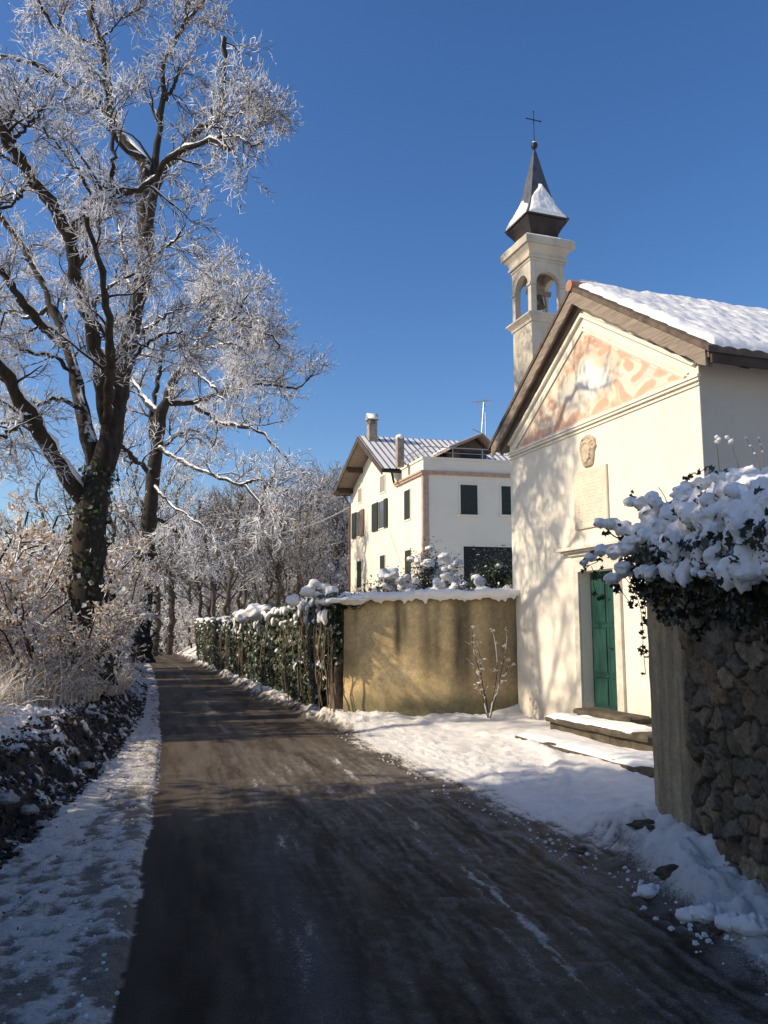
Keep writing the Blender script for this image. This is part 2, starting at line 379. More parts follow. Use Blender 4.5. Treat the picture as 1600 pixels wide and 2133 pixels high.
    for a, b in zip(rp[:-1], rp[1:]):
        ab = b - a; tt = np.clip(((x - a[0]) * ab[0] + (y - a[1]) * ab[1]) / (ab @ ab), 0, 1)
        ex, ey = x - a[0] - tt * ab[0], y - a[1] - tt * ab[1]; dd = np.hypot(ex, ey)
        cr = ab[0] * (y - a[1]) - ab[1] * (x - a[0]); side = np.where(dd < dm, np.sign(cr), side); dm = np.minimum(dm, dd)
    dm = dm + .10 * (n2 - .5)
    hf = hf + (1 - verge) * (.060 * np.exp(-(dm / .09) ** 2) + .03 * np.where(side > 0, 1, 0) * sstep(0, .3, dm) * sstep(0, .4, d)) * (.6 + .8 * n2)
    tread = (1 - verge) * np.where(side <= 0, 1, 0) * sstep(.2, .9, d)
    hf = hf + tread * (.07 * (fbm(x * 3.6, y * 3.6, 0, 4, 55) - .45) + .045 * (n3 - .5))
    up = .07 * sstep(0.3, 2.6, dR) * (1 - verge) * sstep(6.5, 9, v)
    hf = hf + up
    # lumps of shovelled snow at the foot of the stone wall
    foot = sstep(1.45, 1.85, x + .25 * (n1 - .5)) * (1 - sstep(6.3, 7.2, v))
    hf = hf + foot * (.13 + .20 * (n2 - .42) + .08 * (n3 - .5))
    fs = np.clip(sstep(-.12, .45, d + .30 * (n3 - .5) + .35 * (trk2 - .5) * (1 - verge)), 0, 1)
    fs = np.maximum(fs, foot * sstep(.30, .45, .5 * n3 + .5 * n2 + .2 * foot))
    z = z + np.where(fr, hf, 0)
    fbase = np.array([.12, .10, .08]) * (.6 + .8 * n3[..., None])
    isf = d > -.1
    base = np.where((isf & fr)[..., None], base * .5 + fbase * .5, base)
    snow = np.where(fr, fs, snow); kind = np.where(fr & (dR > 0), 3, kind)
    return z, kind, snow, base
def far_height(x, y):
    u = x - Lx(y); q = -u - shoulder(y)
    left = bank_profile(np.maximum(q, 0)) * .9 + .012 * np.clip(-u - 30, 0, 1e9)
    right = np.where(y > CORNER[1], x - wallx(y), -5.0)
    rise = 1.15 * sstep(.4, 3, right) + 1.9 * sstep(4, 15, right) + .02 * np.clip(right - 25, 0, 1e9)
    return -.16 + drop(np.minimum(y, 90)) + np.where(u < 0, left, rise) + .4 * (fbm(x * .08, y * .08, 0, 3, 77) - .5) * sstep(40, 90, np.hypot(x, y))
# ground material : snow over a soil / asphalt colour
def ground_mat(name, rough_wet):
    t = NT(name); c = t.attr('base'); s = t.attr('snow', 'Fac')
    a = t.noise(38, 5, .7); b = t.noise(85, 6, .8); e = t.noise(7, 4, .6)
    f = t.math('ADD', s, t.math('MULTIPLY', t.math('SUBTRACT', t.math('ADD', t.math('MULTIPLY', a, .5), t.math('MULTIPLY', b, .5)), .5), 1.5))
    fac = t.ramp(f, [(.34, 0.0), (.66, 1.0)])
    cb = t.mix(1.0, c, t.ramp(b, [(.32, .4), (.5, .9), (.68, 1.75)]), 'MULTIPLY')
    sc = t.ramp(e, [(.3, (.78, .74, .69)), (.65, (.88, .845, .79))])
    sc = t.mix(t.ramp(s, [(.55, .45), (.95, 0.0)]), sc, (.50, .42, .32))
    h = t.math('ADD', t.math('MULTIPLY', a, 1.0), t.math('MULTIPLY', b, .6))
    rg = t.math('ADD', t.math('MULTIPLY', fac, .2), rough_wet)
    return t.bsdf(t.mix(fac, cb, sc), rg, t.bump(h, .8, .018), .12)
M['road'] = ground_mat('wet_road', .66); M['ground'] = ground_mat('snowy_ground', .6)
def build_ground():
    rows = [.6]
    while rows[-1] < 85: rows.append(rows[-1] + .004 + .0052 * rows[-1])
    Y = np.array(rows)
    us = np.concatenate([np.linspace(-9, -4.2, 60)[:-1], np.linspace(-4.2, -1.6, 75)[:-1], np.linspace(-1.6, 3.6, 260)[:-1], np.linspace(3.6, 7.5, 90)])
    YY, U = np.meshgrid(Y, us, indexing='ij'); XX = Lx(YY) + U
    z, kind, snow, base = height(XX, YY)
    n, m = XX.shape; idx = np.arange(n * m).reshape(n, m)
    q = np.stack([idx[:-1, :-1], idx[:-1, 1:], idx[1:, 1:], idx[1:, :-1]], -1)
    xc = (XX[:-1, :-1] + XX[1:, 1:]) / 2; yc = (YY[:-1, :-1] + YY[1:, 1:]) / 2
    k = np.minimum(kind[:-1, :-1], kind[1:, 1:]); k = np.where(kind[:-1, :-1] != kind[1:, 1:], np.where((kind[:-1, :-1] == 2) | (kind[1:, 1:] == 2), 1, k), k)
    keep = (xc < np.where(yc > CORNER[1] + .2, wallx(yc) + .35, 99)) & (xc < 6.6)
    V = np.stack([XX, YY, z], -1).reshape(-1, 3); B = base.reshape(-1, 3); S = snow.reshape(-1)
    for kk, name, mat in ((0, 'road', 'road'), (1, 'snowy_shoulder', 'ground'), (2, 'earth_bank', 'ground'), (3, 'snow_ground', 'ground')):
        fq = q[(k == kk) & keep]; used, inv = np.unique(fq, return_inverse=True)
        mb = MB(); mb.add(V[used], [inv.reshape(-1, 4)])
        o = mb.build(name, M[mat], None, True, {'base': B[used]}, {'snow': S[used]}); tag(o, kind='structure')
    # far terrain
    g = np.concatenate([-np.geomspace(900, 30, 22), np.linspace(-29, 29, 90), np.geomspace(30, 900, 22)])
    gy = np.concatenate([-np.geomspace(400, 12, 12), np.linspace(-11, 90, 130), np.geomspace(91, 1500, 26)])
    X, Yg = np.meshgrid(g, gy, indexing='xy'); mb = MB(); mb.grid(X.T, Yg.T, far_height(X.T, Yg.T))
    k = X.size
    o = mb.build('terrain', M['ground'], None, True, {'base': np.tile([[.09, .075, .06]], (k, 1))}, {'snow': np.full(k, .72)}); tag(o, kind='structure')
build_ground()
def gz(x, y):
    z, _, _, _ = height(np.array([float(x)]), np.array([float(y)])); return float(z[0])
# crumbs of broken snow along the plough edges
def crumbs():
    pts = []
    for _ in range(110):
        y = rng.uniform(3.2, 6.6); pts.append((np.interp(y, [3.2, 4.5, 5.5, 6.6], [1.72, 1.55, 1.35, 1.1]) + rng.normal() * .09 + .12, y, rng.uniform(.005, .016)))
    for _ in range(110):
        y = rng.uniform(6.4, 12.5); pts.append((Rx(y) + abs(rng.normal()) * .2, y, rng.uniform(.004, .012)))
    for _ in range(260):
        y = 2.2 + 9 * rng.random() ** 1.5; pts.append((Lx(y) - abs(rng.normal()) * .3, y, rng.uniform(.004, .011)))
    P = np.array(pts); z = height(P[:, 0], P[:, 1])[0]; k = P[:, 0] < 2.0; P, z = P[k], z[k]
    m = MB(); lumps(m, np.c_[P[:, 0], P[:, 1], z + P[:, 2] * .35], np.c_[P[:, 2], P[:, 2] * rng.uniform(.7, 1.2, len(P)), P[:, 2] * .75], .4, 2.8)
    tag(m.build('snow_crumbs', M['snow'], None, False), 'small crumbs of broken snow scattered along both road edges', 'snow crumbs', None, 'stuff')
crumbs()
# leaf litter and clods on the earth bank
def litter():
    n = 9000; y = 2.2 + 20 * rng.random(n) ** 1.6; q = np.where(rng.random(n) < .02, rng.uniform(-.5, 0, n), rng.uniform(-.05, .85, n))
    x = Lx(y) - (q + shoulder(y)) / .96; z = height(x, y)[0]
    tv = [(-.5, -.25, 0), (.1, -.4, .12), (.6, 0, 0), (.1, .4, .15), (-.5, .25, .02)]
    p = np.stack([x, y, z + .008], -1); nr = np.tile([[.35, -.1, .9]], (n, 1))
    v, f = insts(tv, [[[0, 1, 2], [0, 2, 3], [0, 3, 4]]], p, facing_rot(nr, .55), rng.uniform(.022, .06, n) * np.where(q < -.06, .5, 1))
    mb = MB(); mb.add(v, f); tag(mb.build('leaf_litter', M['litter'], None), 'dark wet fallen leaves scattered over the roadside bank', 'fallen leaves', None, 'stuff')
litter()
def clods():
    spots = [(178, 1598, .07), (60, 1690, .06), (14, 1668, .07), (88, 1720, .05), (205, 1560, .045)]
    labels = ['pale snow clod high on the earth bank beside the road', 'broad dirty snow clod low on the earth bank', 'largest snow clod at the left edge of the earth bank',
              'dirty snow clod just below the broad one on the bank', 'small snow clod farthest up the earth bank']
    for (px, py, r), lb in zip(spots, labels):
        p = ground_pt(px, py, .35)
        for _ in range(6): p = ground_pt(px, py, gz(p[0], p[1]))
        mb = MB(); c = np.array([[0, 0, .2 * r], [.5 * r, .2 * r, .1 * r], [-.45 * r, -.1 * r, .12 * r]])
        lumps(mb, c, np.array([[r, r * .8, r * .65], [r * .7, r * .6, r * .5], [r * .6, r * .65, r * .5]]), .3, 2.6)
        o = mb.build('snow_clod', M['snow_dirty'], None, True); o.location = p; remesh(o, r / 12, 2); tag(o, lb, 'snow clod', 'snow clods on the bank')
M['snow_dirty'] = snow_mat('dirty_snow', (.42, .38, .34), .3)
clods()
# ------------------------------------------------------------------ branching
def resample(pts, K):
    p = np.asarray(pts, float); d = np.r_[0, np.cumsum(np.linalg.norm(np.diff(p, axis=0), axis=1))]
    # smooth with Catmull-Rom
    q = np.vstack([2 * p[0] - p[1], p, 2 * p[-1] - p[-2]]); out = []
    for s in np.linspace(0, d[-1], K):
        i = min(np.searchsorted(d, s, 'right') - 1, len(p) - 2); t = (s - d[i]) / (d[i + 1] - d[i] + 1e-9)
        a, b, c, e = q[i:i + 4]
        out.append(.5 * (2 * b + (c - a) * t + (2 * a - 5 * b + 4 * c - e) * t * t + (3 * b - a - 3 * c + e) * t ** 3))
    return np.array(out)
def grow(P, Rd, per, lrng, ratio, K, ang=(35, 70), up=.15, wig=.12, t0=.2, t1=1.0, rmax=.03, rmin=.004, grav=0.0, taper=.35, short=.5, away=None):
    N, K0, _ = P.shape
    t = rng.uniform(t0, t1, (N, per)); fi = t * (K0 - 1) - 1e-6; i = np.clip(np.floor(fi).astype(int), 0, K0 - 2); fr = (fi - i)[..., None]
    n = np.arange(N)[:, None]
    pos = P[n, i] * (1 - fr) + P[n, i + 1] * fr; tan = P[n, i + 1] - P[n, i]; tan /= np.linalg.norm(tan, axis=2, keepdims=True) + 1e-9
    rad = Rd[n, i] * (1 - fr[..., 0]) + Rd[n, i + 1] * fr[..., 0]
    pos, tan, rad, t = pos.reshape(-1, 3), tan.reshape(-1, 3), rad.reshape(-1), t.reshape(-1)
    Nn = len(pos); r = rng.normal(size=(Nn, 3)); pp = r - tan * np.sum(r * tan, 1, keepdims=True); pp /= np.linalg.norm(pp, axis=1, keepdims=True)
    a = np.radians(rng.uniform(*ang, Nn))[:, None]; d = tan * np.cos(a) + pp * np.sin(a); d[:, 2] += up
    d /= np.linalg.norm(d, axis=1, keepdims=True)
    L = rng.uniform(*lrng, Nn) * (1 - short * t); out = np.empty((Nn, K, 3)); out[:, 0] = pos
    for k in range(1, K):
        out[:, k] = out[:, k - 1] + d * (L / (K - 1))[:, None]
        d = d + rng.normal(size=(Nn, 3)) * wig; d[:, 2] += grav; d /= np.linalg.norm(d, axis=1, keepdims=True)
    r0 = np.clip(rad * ratio, rmin, rmax)
    return out, r0[:, None] * np.linspace(1, taper, K)[None]
def ribbons(mb, P, per, lrng, wrng, up=.25, t0=.15):
    """curled snow-covered tips set along twigs"""
    N, K, _ = P.shape; t = rng.uniform(t0, 1, (N, per)); fi = t * (K - 1) - 1e-6; i = np.clip(np.floor(fi).astype(int), 0, K - 2); fr = (fi - i)[..., None]
    n = np.arange(N)[:, None]; pos = (P[n, i] * (1 - fr) + P[n, i + 1] * fr).reshape(-1, 3); tan = (P[n, i + 1] - P[n, i]).reshape(-1, 3)
    tan /= np.linalg.norm(tan, axis=1, keepdims=True) + 1e-9
    n = len(pos); d = tan * .7 + rng.normal(size=(n, 3)) * .6; d[:, 2] += up; d /= np.linalg.norm(d, axis=1, keepdims=True)
    s = np.cross(d, rng.normal(size=(n, 3))); s /= np.linalg.norm(s, axis=1, keepdims=True); c = np.cross(s, d)
    L = rng.uniform(*lrng, n)[:, None]; w = rng.uniform(*wrng, n)[:, None]; cu = rng.uniform(-.5, .5, n)[:, None]
    m = pos + d * L * .5 + c * L * cu * .5; e = pos + d * L * .95 + c * L * cu * 1.5
    V = np.stack([pos - s * w * .3, pos + s * w * .3, m - s * w * .5 + c * w * .2, m + s * w * .5 - c * w * .2, e - s * w * .25, e + s * w * .25], 1).reshape(-1, 3)
    b = np.arange(n)[:, None] * 6
    mb.add(V, [np.concatenate([b + np.array([0, 1, 3, 2]), b + np.array([2, 3, 5, 4])])])
def add_tubes(mb, P, Rd, S): v, f = tubes(P, Rd, S); mb.add(v, [f])
def rough_limb(pts, r0, r1, K, wob=.02):
    P = resample(pts, K); P[1:-1] += rng.normal(size=(K - 2, 3)) * wob
    R = np.interp(np.linspace(0, 1, K), [0, 1], [r0, r1]) * (1 + .10 * rng.normal(size=K)); return P, R
def snow_on(mb, P, R, S=6, k=.78, thick=.62):
    """a strip of snow lying along the upper side of a limb"""
    T = np.gradient(P, axis=0); T /= np.linalg.norm(T, axis=1, keepdims=True)
    upv = np.array([0, 0, 1.]) - T * T[:, 2:3]; ln = np.linalg.norm(upv, axis=1, keepdims=True); upv = upv / (ln + 1e-6)
    w = sstep(.32, .62, ln[:, 0]) * sstep(.3, .5, fbm(P[:, 0] * 2.1, P[:, 1] * 2.1, P[:, 2] * 2.1, 3, 5))
    rr = R * thick * w * (1 + .3 * rng.normal(size=len(R)))
    if rr.max() < .004: return
    v, f = tubes((P + upv * (R * k)[:, None])[None], np.maximum(rr, .0008)[None], S); mb.add(v, [f])
def ivy_on_trunk(P, R, n, size, mat, parent, name='ivy', t0=0, t1=1):
    t = rng.uniform(t0, t1, n); fi = t * (len(P) - 1.001); i = fi.astype(int); fr = (fi - i)[:, None]
    c = P[i] * (1 - fr) + P[i + 1] * fr; r = R[i]; a = rng.uniform(0, 2 * np.pi, n)
    nr = np.stack([np.cos(a), np.sin(a), np.full(n, .35)], -1); pos = c + nr * (r * rng.uniform(.95, 1.45, n))[:, None]
    keep = fbm(pos[:, 0] * 2, pos[:, 1] * 2, pos[:, 2] * 1.6, 3, 91) > .46
    tv = [(-.5, 0, 0), (-.15, -.45, .05), (.55, 0, 0), (-.15, .45, .05)]
    v, f = insts(tv, [[[0, 1, 2, 3]]], pos[keep], facing_rot(nr[keep], .5), rng.uniform(*size, keep.sum()))
    mb = MB(); mb.add(v, f); return mb.build(name, mat, parent)
# ------------------------------------------------------------------ the two great roadside trees, limbs laid out in space
def limb_px(pts):   # (px, py, depth)
    return np.array([at(a, b, c) for a, b, c in pts])
def big_tree(name, label, base, trunk, limbs, params, mats=('bark', 'twig', 'frost'), ivy=None, extra=None):
    root = empty(name, base); tag(root, label, 'tree', 'large trees lining the left side of the road')
    base = np.asarray(base, float); s = params['s']
    P, R = rough_limb(trunk[0], trunk[1], trunk[2], 30, .012 * s); R[0:3] *= [1.35, 1.18, 1.06]
    # one trunk mesh : bole and limbs
    tk = MB(); add_tubes(tk, (P - base)[None], R[None], 14)
    sn = MB(); groups = {}
    for pts, r0, r1 in limbs:
        K = 22; p, r = rough_limb(pts, r0, r1, K, .02 * s); add_tubes(tk, (p - base)[None], r[None], 9 if r0 > .05 * s else 6)
        snow_on(sn, p - base, r)
        groups.setdefault('a' if r0 > .05 * s else 'b', []).append((p, r))
    allp = np.array([g[0] for k in groups for g in groups[k]]); allr = np.array([g[1] for k in groups for g in groups[k]])
    bo = MB(); tw = MB(); fr = MB(); rt = MB()
    p1, r1 = grow(allp, allr, params['n1'], (.5 * s, 1.5 * s), .42, 9, (30, 75), .12, .17, .22, 1, .028 * s, .007 * s, -.012)
    add_tubes(tk, p1 - base, r1, 5)
    for a, b in zip(p1[::2], r1[::2]): snow_on(sn, a - base, b, 4, .8, .8)
    okm = lambda q: fbm(q[:, -1, 0] * .95 / s, q[:, -1, 1] * .95 / s, q[:, -1, 2] * .95 / s, 2, 33) + .12 * rng.normal(size=len(q)) > .425
    p2, r2 = grow(p1, r1, params['n2'], (.4 * s, 1.05 * s), .55, 7, (25, 65), .08, .2, .12, 1, .013 * s, .007 * s, -.01)
    k_ = okm(p2); p2, r2 = p2[k_], r2[k_]
    add_tubes(tw, p2 - base, r2 * 1.05, 4)
    p3, r3 = grow(p2, r2, params['n3'], (.2 * s, .55 * s), .75, 6, (20, 60), .08, .24, .1, 1, .010 * s, .0072 * s, .02)
    add_tubes(rt, p3 - base, r3, 3)
    ribbons(fr, p3 - base, params['n4'], (.06 * s, .15 * s), (.009 * s, .018 * s), .2)
    ribbons(fr, p2 - base, 2, (.05 * s, .14 * s), (.012 * s, .028 * s), .3)
    tk.build('trunk', M[mats[0]], root, True)
    sn.build('limb_snow', M['snow'], root, True)
    c = tw.build('crown', M[mats[1]], root); rt.build('rimed_twigs', M['frost_twig'], c); fr.build('frosted_tips', M[mats[2]], c)
    if ivy: ivy_on_trunk(P - base, R, ivy, (.05 * s, .11 * s), M['ivy_snowy'], root, 'climbing_ivy', 0, .62)
    return root
D = 14.0
b0 = at(190, 1425, D); b0[2] = .55
trunk = (np.array([b0, at(186, 1290, D), at(184, 1180, D), at(190, 1080, D), at(205, 1000, D), at(228, 900, D), at(243, 830, 14.2), at(262, 745, 14.4)]), .35, .15)
LM = [
 # left low limb
 ([(190, 1055, 14), (150, 1010, 13.8), (105, 940, 13.4), (60, 860, 13.0), (5, 770, 12.5), (-70, 680, 12.0), (-150, 560, 11.6)], .155, .06),
 # stem rising left of centre
 ([(200, 985, 14), (180, 900, 14.2), (160, 800, 14.5), (140, 715, 14.8), (112, 640, 15.0), (70, 555, 15.2), (25, 480, 15.3), (-40, 400, 15.2)], .145, .05),
 ([(140, 720, 14.8), (95, 685, 14.4), (55, 640, 14.0), (20, 590, 13.6), (-30, 520, 13.0)], .10, .05),
 ([(128, 690, 14.9), (135, 640, 15.4), (143, 580, 15.8), (150, 520, 16.2), (120, 440, 16.6)], .055, .025),
 # the dark central stem
 ([(222, 880, 14), (212, 812, 13.6), (200, 725, 13.2), (176, 640, 12.9), (158, 560, 12.7), (145, 495, 12.5)], .125, .095),
 ([(147, 500, 12.5), (115, 435, 12.2), (70, 375, 11.9), (25, 305, 11.5), (-15, 240, 11.2), (-60, 150, 10.9)], .115, .06),
 ([(148, 498, 12.5), (172, 455, 12.4), (205, 412, 12.3), (228, 384, 12.2)], .085, .06),
 ([(224, 390, 12.2), (252, 400, 11.9), (285, 396, 11.6), (325, 366, 11.3), (350, 335, 11.0), (390, 308, 10.8), (440, 295, 10.6), (480, 310, 10.4)], .055, .03),
 ([(226, 386, 12.2), (236, 360, 12.3), (232, 290, 12.5), (222, 210, 12.8), (216, 120, 13.0)], .035, .02),
 ([(190, 420, 12.3), (180, 380, 12.2), (140, 330, 12.0), (105, 285, 11.8), (60, 230, 11.6)], .028, .015),
 # right leader
 ([(212, 985, 14), (235, 905, 14), (243, 830, 14.2), (262, 740, 14.4), (282, 650, 14.6), (296, 590, 14.7), (306, 530, 14.8), (303, 440, 14.9), (306, 390, 15.0), (300, 338, 15.1), (262, 300, 15.3), (238, 258, 15.4), (224, 200, 15.5), (218, 120, 15.6), (192, 40, 15.7), (195, -40, 15.8)], .20, .05),
 ([(300, 500, 14.8), (322, 410, 14.5), (345, 350, 14.2), (392, 300, 13.9), (430, 262, 13.6), (455, 240, 13.5), (463, 180, 13.4), (466, 120, 13.3), (468, 78, 13.3)], .095, .038),
 ([(302, 430, 14.9), (320, 350, 15.2), (332, 270, 15.4), (340, 190, 15.5), (342, 124, 15.6), (375, 70, 15.7), (405, 30, 15.7), (436, -10, 15.7)], .085, .03),
 ([(345, 120, 15.6), (375, 68, 15.5), (392, 20, 15.4), (395, -30, 15.3)], .035, .02),
 ([(338, 215, 15.5), (362, 180, 15.2), (375, 140, 15.0)], .045, .025),
 ([(440, 292, 13.6), (490, 285, 13.2), (525, 301, 12.9), (548, 294, 12.7)], .036, .014),
 ([(455, 245, 13.5), (495, 235, 13.3), (538, 218, 13.1)], .03, .012),
 ([(300, 330, 15.1), (250, 305, 15.0), (210, 218, 14.6), (162, 188, 14.3), (100, 149, 14.0), (17, 120, 13.6), (-50, 110, 13.3)], .055, .03),
 ([(285, 640, 14.6), (262, 560, 15.2), (250, 500, 15.6), (243, 440, 16.0), (225, 360, 16.2)], .06, .025),
 ([(205, 95, 15.6), (160, 80, 15.2), (110, 50, 14.8), (85, 10, 14.6), (60, -50, 14.4)], .04, .03),
 ([(205, 95, 15.6), (235, 55, 15.3), (290, 18, 15.0)], .025, .012),
 # small limbs to the right of the bole and toward the road
 ([(250, 800, 14.2), (290, 730, 13.6), (330, 700, 13.2), (380, 690, 12.8)], .05, .015),
 ([(262, 740, 14.4), (300, 690, 14.0), (345, 655, 13.6), (390, 640, 13.3)], .045, .014),
 ([(300, 560, 14.7), (335, 520, 14.4), (365, 500, 14.1), (385, 470, 14.0)], .045, .015),
 ([(178, 650, 13.0), (215, 610, 12.7), (255, 580, 12.4), (300, 560, 12.2)], .04, .015),
 ([(150, 775, 14.6), (110, 740, 14.2), (60, 735, 13.8), (0, 700, 13.4)], .04, .02),
 ([(165, 850, 14.3), (120, 830, 14.0), (70, 850, 13.8), (10, 880, 13.6), (-40, 900, 13.5)], .045, .02),
 ([(60, 860, 13.0), (20, 900, 12.4), (-30, 930, 12.0)], .05, .02),
 ([(100, 640, 15.0), (60, 660, 15.4), (10, 650, 15.8), (-50, 640, 16)], .04, .02),
 ([(60, 370, 11.9), (30, 420, 11.4), (-20, 450, 11.2)], .04, .02),
 ([(20, 300, 11.5), (60, 260, 11.2), (95, 220, 11.0)], .03, .015),
]
LM = [(limb_px(p), a, b) for p, a, b in LM]
# limbs reaching toward the viewer and away, unseen depth of the crown
LM += [(np.array([at(222, 880, 14), at(230, 760, 12.4), at(215, 600, 11.2), at(180, 450, 10.4)]), .10, .03),
       (np.array([at(240, 900, 14), at(262, 800, 15.8), at(270, 680, 17.6), at(285, 560, 19)]), .10, .03)]
big_tree('ash_tree', 'tallest snow-covered tree with dark forked trunk filling the upper left', b0, trunk, LM, dict(s=1.0, n1=9, n2=8, n3=7, n4=1), ivy=900)
D2 = 27.0
b1 = at(292, 1402, D2); b1[2] = .4
trunk2 = (np.array([b1, at(295, 1290, D2), at(304, 1150, D2), at(318, 1010, D2), at(326, 940, D2), at(336, 865, D2)]), .36, .17)
L2 = [
 ([(326, 945, 27), (336, 860, 27), (360, 800, 27), (392, 750, 27), (420, 706, 27), (448, 660, 27), (462, 625, 27), (468, 600, 27)], .22, .05),
 ([(452, 655, 27), (480, 670, 26.6), (505, 640, 26.3), (515, 615, 26)], .07, .03),
 ([(448, 668, 27), (495, 671, 26.5), (540, 686, 26), (572, 705, 25.7), (582, 730, 25.5)], .075, .03),
 ([(440, 690, 27), (495, 700, 27.5), (530, 716, 28), (560, 718, 28.3)], .06, .025),
 ([(412, 730, 27), (450, 722, 26.4), (485, 716, 26), (520, 740, 25.6)], .06, .025),
 ([(345, 838, 27), (400, 838, 27.8), (450, 822, 28.4), (495, 805, 28.8), (530, 780, 29), (556, 752, 29.2)], .12, .04),
 ([(480, 815, 28.6), (540, 800, 28.8), (600, 806, 28.9), (625, 808, 29), (655, 775, 29)], .07, .03),
 ([(395, 768, 27), (425, 790, 26.2), (460, 826, 25.6), (485, 850, 25.2)], .06, .025),
 ([(410, 848, 27.5), (445, 868, 27), (465, 885, 26.6), (510, 888, 26.2), (545, 900, 25.8), (580, 935, 25.5), (602, 962, 25.3)], .10, .03),
 ([(330, 930, 27), (360, 950, 25.5), (400, 972, 24), (450, 992, 23), (500, 1010, 22.4), (525, 1030, 22.2), (550, 1068, 22)], .085, .035),
 ([(500, 1010, 22.4), (540, 1000, 22.1), (575, 1020, 21.8), (600, 1045, 21.6)], .06, .025),
 ([(322, 1010, 27), (355, 1050, 25.5), (395, 1075, 24.5), (425, 1100, 24), (445, 1125, 23.8)], .06, .025),
 ([(326, 940, 27), (315, 870, 27.5), (330, 790, 28), (345, 720, 28.3), (352, 660, 28.5)], .13, .04),
 ([(335, 860, 27), (300, 830, 28), (270, 780, 29), (255, 720, 30)], .12, .04),
 ([(320, 985, 27), (285, 960, 26), (255, 930, 25), (240, 890, 24.6)], .10, .04),
 ([(462, 625, 27), (450, 590, 27.2), (440, 560, 27.3), (455, 545, 27.3)], .045, .02),
 ([(440, 690, 27), (425, 650, 27.6), (430, 610, 28)], .05, .02),
 ([(326, 940, 27), (380, 900, 28.4), (420, 900, 29.5), (450, 930, 30)], .09, .03),
 ([(312, 1080, 27), (350, 1090, 28), (385, 1130, 28.8), (410, 1170, 29)], .08, .03),
]
L2 = [(limb_px(p), a, b) for p, a, b in L2]
big_tree('beech_tree', 'leaning snow-covered tree with spreading limbs behind the tallest trunk', b1, trunk2, L2, dict(s=1.45, n1=10, n2=8, n3=7, n4=1), ivy=700)
# ------------------------------------------------------------------ frosted trees, shrubs, thicket
def proto_tree(name, label, cat, group, H, spread, seed, trunkmat='trunk_far', twigmat='twig_far', dens=1.0, lean=.1, stems=1, frost=1, s=1.0, ivy=0, low=.25):
    global rng
    keep = rng; rng = np.random.default_rng(seed)
    root = empty(name); tag(root, label, cat, group)
    tk = MB(); L, LR = [], []
    P0 = None
    for k in range(stems):
        a = 2 * math.pi * k / stems + rng.uniform(0, 1); o = (.12 if stems > 1 else 0) * s
        e = np.array([math.cos(a), math.sin(a), 0]) * (H * lean * (1 if stems == 1 else rng.uniform(1, 2.2)))
        pts = np.array([[0, 0, -.2], [0, 0, H * .12], e * .25 + [0, 0, H * .35], e * .6 + [0, 0, H * .62], e + [0, 0, H * .92]], float) + np.array([math.cos(a), math.sin(a), 0]) * o
        p, r = rough_limb(pts, .022 * H / stems ** .4, .006 * H, 18, .01 * H); r[0] *= 1.4
        add_tubes(tk, p[None], r[None], 7)
        if P0 is None: P0, R0 = p, r
        q, qr = grow(p[None], r[None], int(11 * dens), (H * .25 * spread, H * .48 * spread), .55, 14, (35, 65), .22, .12, low, .97, .012 * H, .004 * H, .01, .3, .45)
        add_tubes(tk, q, qr, 5); L.append(np.concatenate([q])); LR.append(qr)
    tk.build('trunk', M[trunkmat], root, True)
    q, qr = np.concatenate(L), np.concatenate(LR)
    p1, r1 = grow(q, qr, int(8 * dens), (H * .08, H * .2), .55, 7, (30, 70), .1, .18, .12, 1, .005 * H, .0016 * H, -.01)
    p2, r2 = grow(p1, r1, int(7 * dens), (H * .03, H * .085), .7, 4, (25, 65), .1, .22, .1, 1, .0022 * H, .0012 * H, -.02)
    tw = MB(); add_tubes(tw, p1, r1, 4); add_tubes(tw, p2, r2, 3)
    c = tw.build('crown', M[twigmat], root)
    if frost:
        fr = MB(); ribbons(fr, p2, 2 if frost is True else frost, (.006 * H, .012 * H), (.0022 * H, .0042 * H), .25); fr.build('frosted_tips', M['frost'], c)
    if ivy: ivy_on_trunk(P0, R0, ivy, (.008 * H, .016 * H), M['ivy'], root, 'climbing_ivy', 0, .75)
    rng = keep
    return root
def place(o, loc, rz, sc): o.location = tuple(float(k) for k in loc); o.rotation_euler = (0, 0, rz); o.scale = (sc,) * 3
GW = 'frosted trees of the wood behind the ivy wall'
LW = 'grey frosted tree in the wood between the road and the villa'
pa = proto_tree('frosted_tree', LW, 'tree', GW, 9.0, 1.0, 5, dens=1.25, ivy=0)
pb = proto_tree('frosted_tree', LW, 'tree', GW, 8.0, 1.15, 6, dens=1.2, stems=2, lean=.16)
pc = proto_tree('frosted_tree', LW, 'tree', GW, 9.5, .8, 8, dens=1.25, lean=.06, ivy=500)
def fz(p): return float(far_height(np.array([p[0]]), np.array([p[1]]))[0])
wood = [(640, 52, 1.12, 0), (600, 46, 1.0, 1), (690, 56, 1.1, 2), (560, 50, 1.05, 2), (655, 60, 1.3, 0), (715, 60, 1.2, 1), (520, 56, 1.0, 0), (610, 36, .62, 1), (622, 41, .8, 0), (575, 40, .85, 2), (545, 42, .8, 1),
        (485, 52, .95, 0), (630, 62, 1.35, 1), (575, 66, 1.25, 0), (505, 70, 1.3, 2), (450, 75, 1.35, 1), (425, 66, 1.1, 0), (735, 66, 1.3, 2), (680, 68, 1.5, 0), (665, 50, .95, 1), (700, 50, .9, 0), (720, 54, .95, 2), (590, 56, 1.2, 1), (640, 46, .8, 2), (535, 62, 1.25, 0), (660, 74, 1.65, 1)]
pro = [pa, pb, pc]; used = [False] * 3
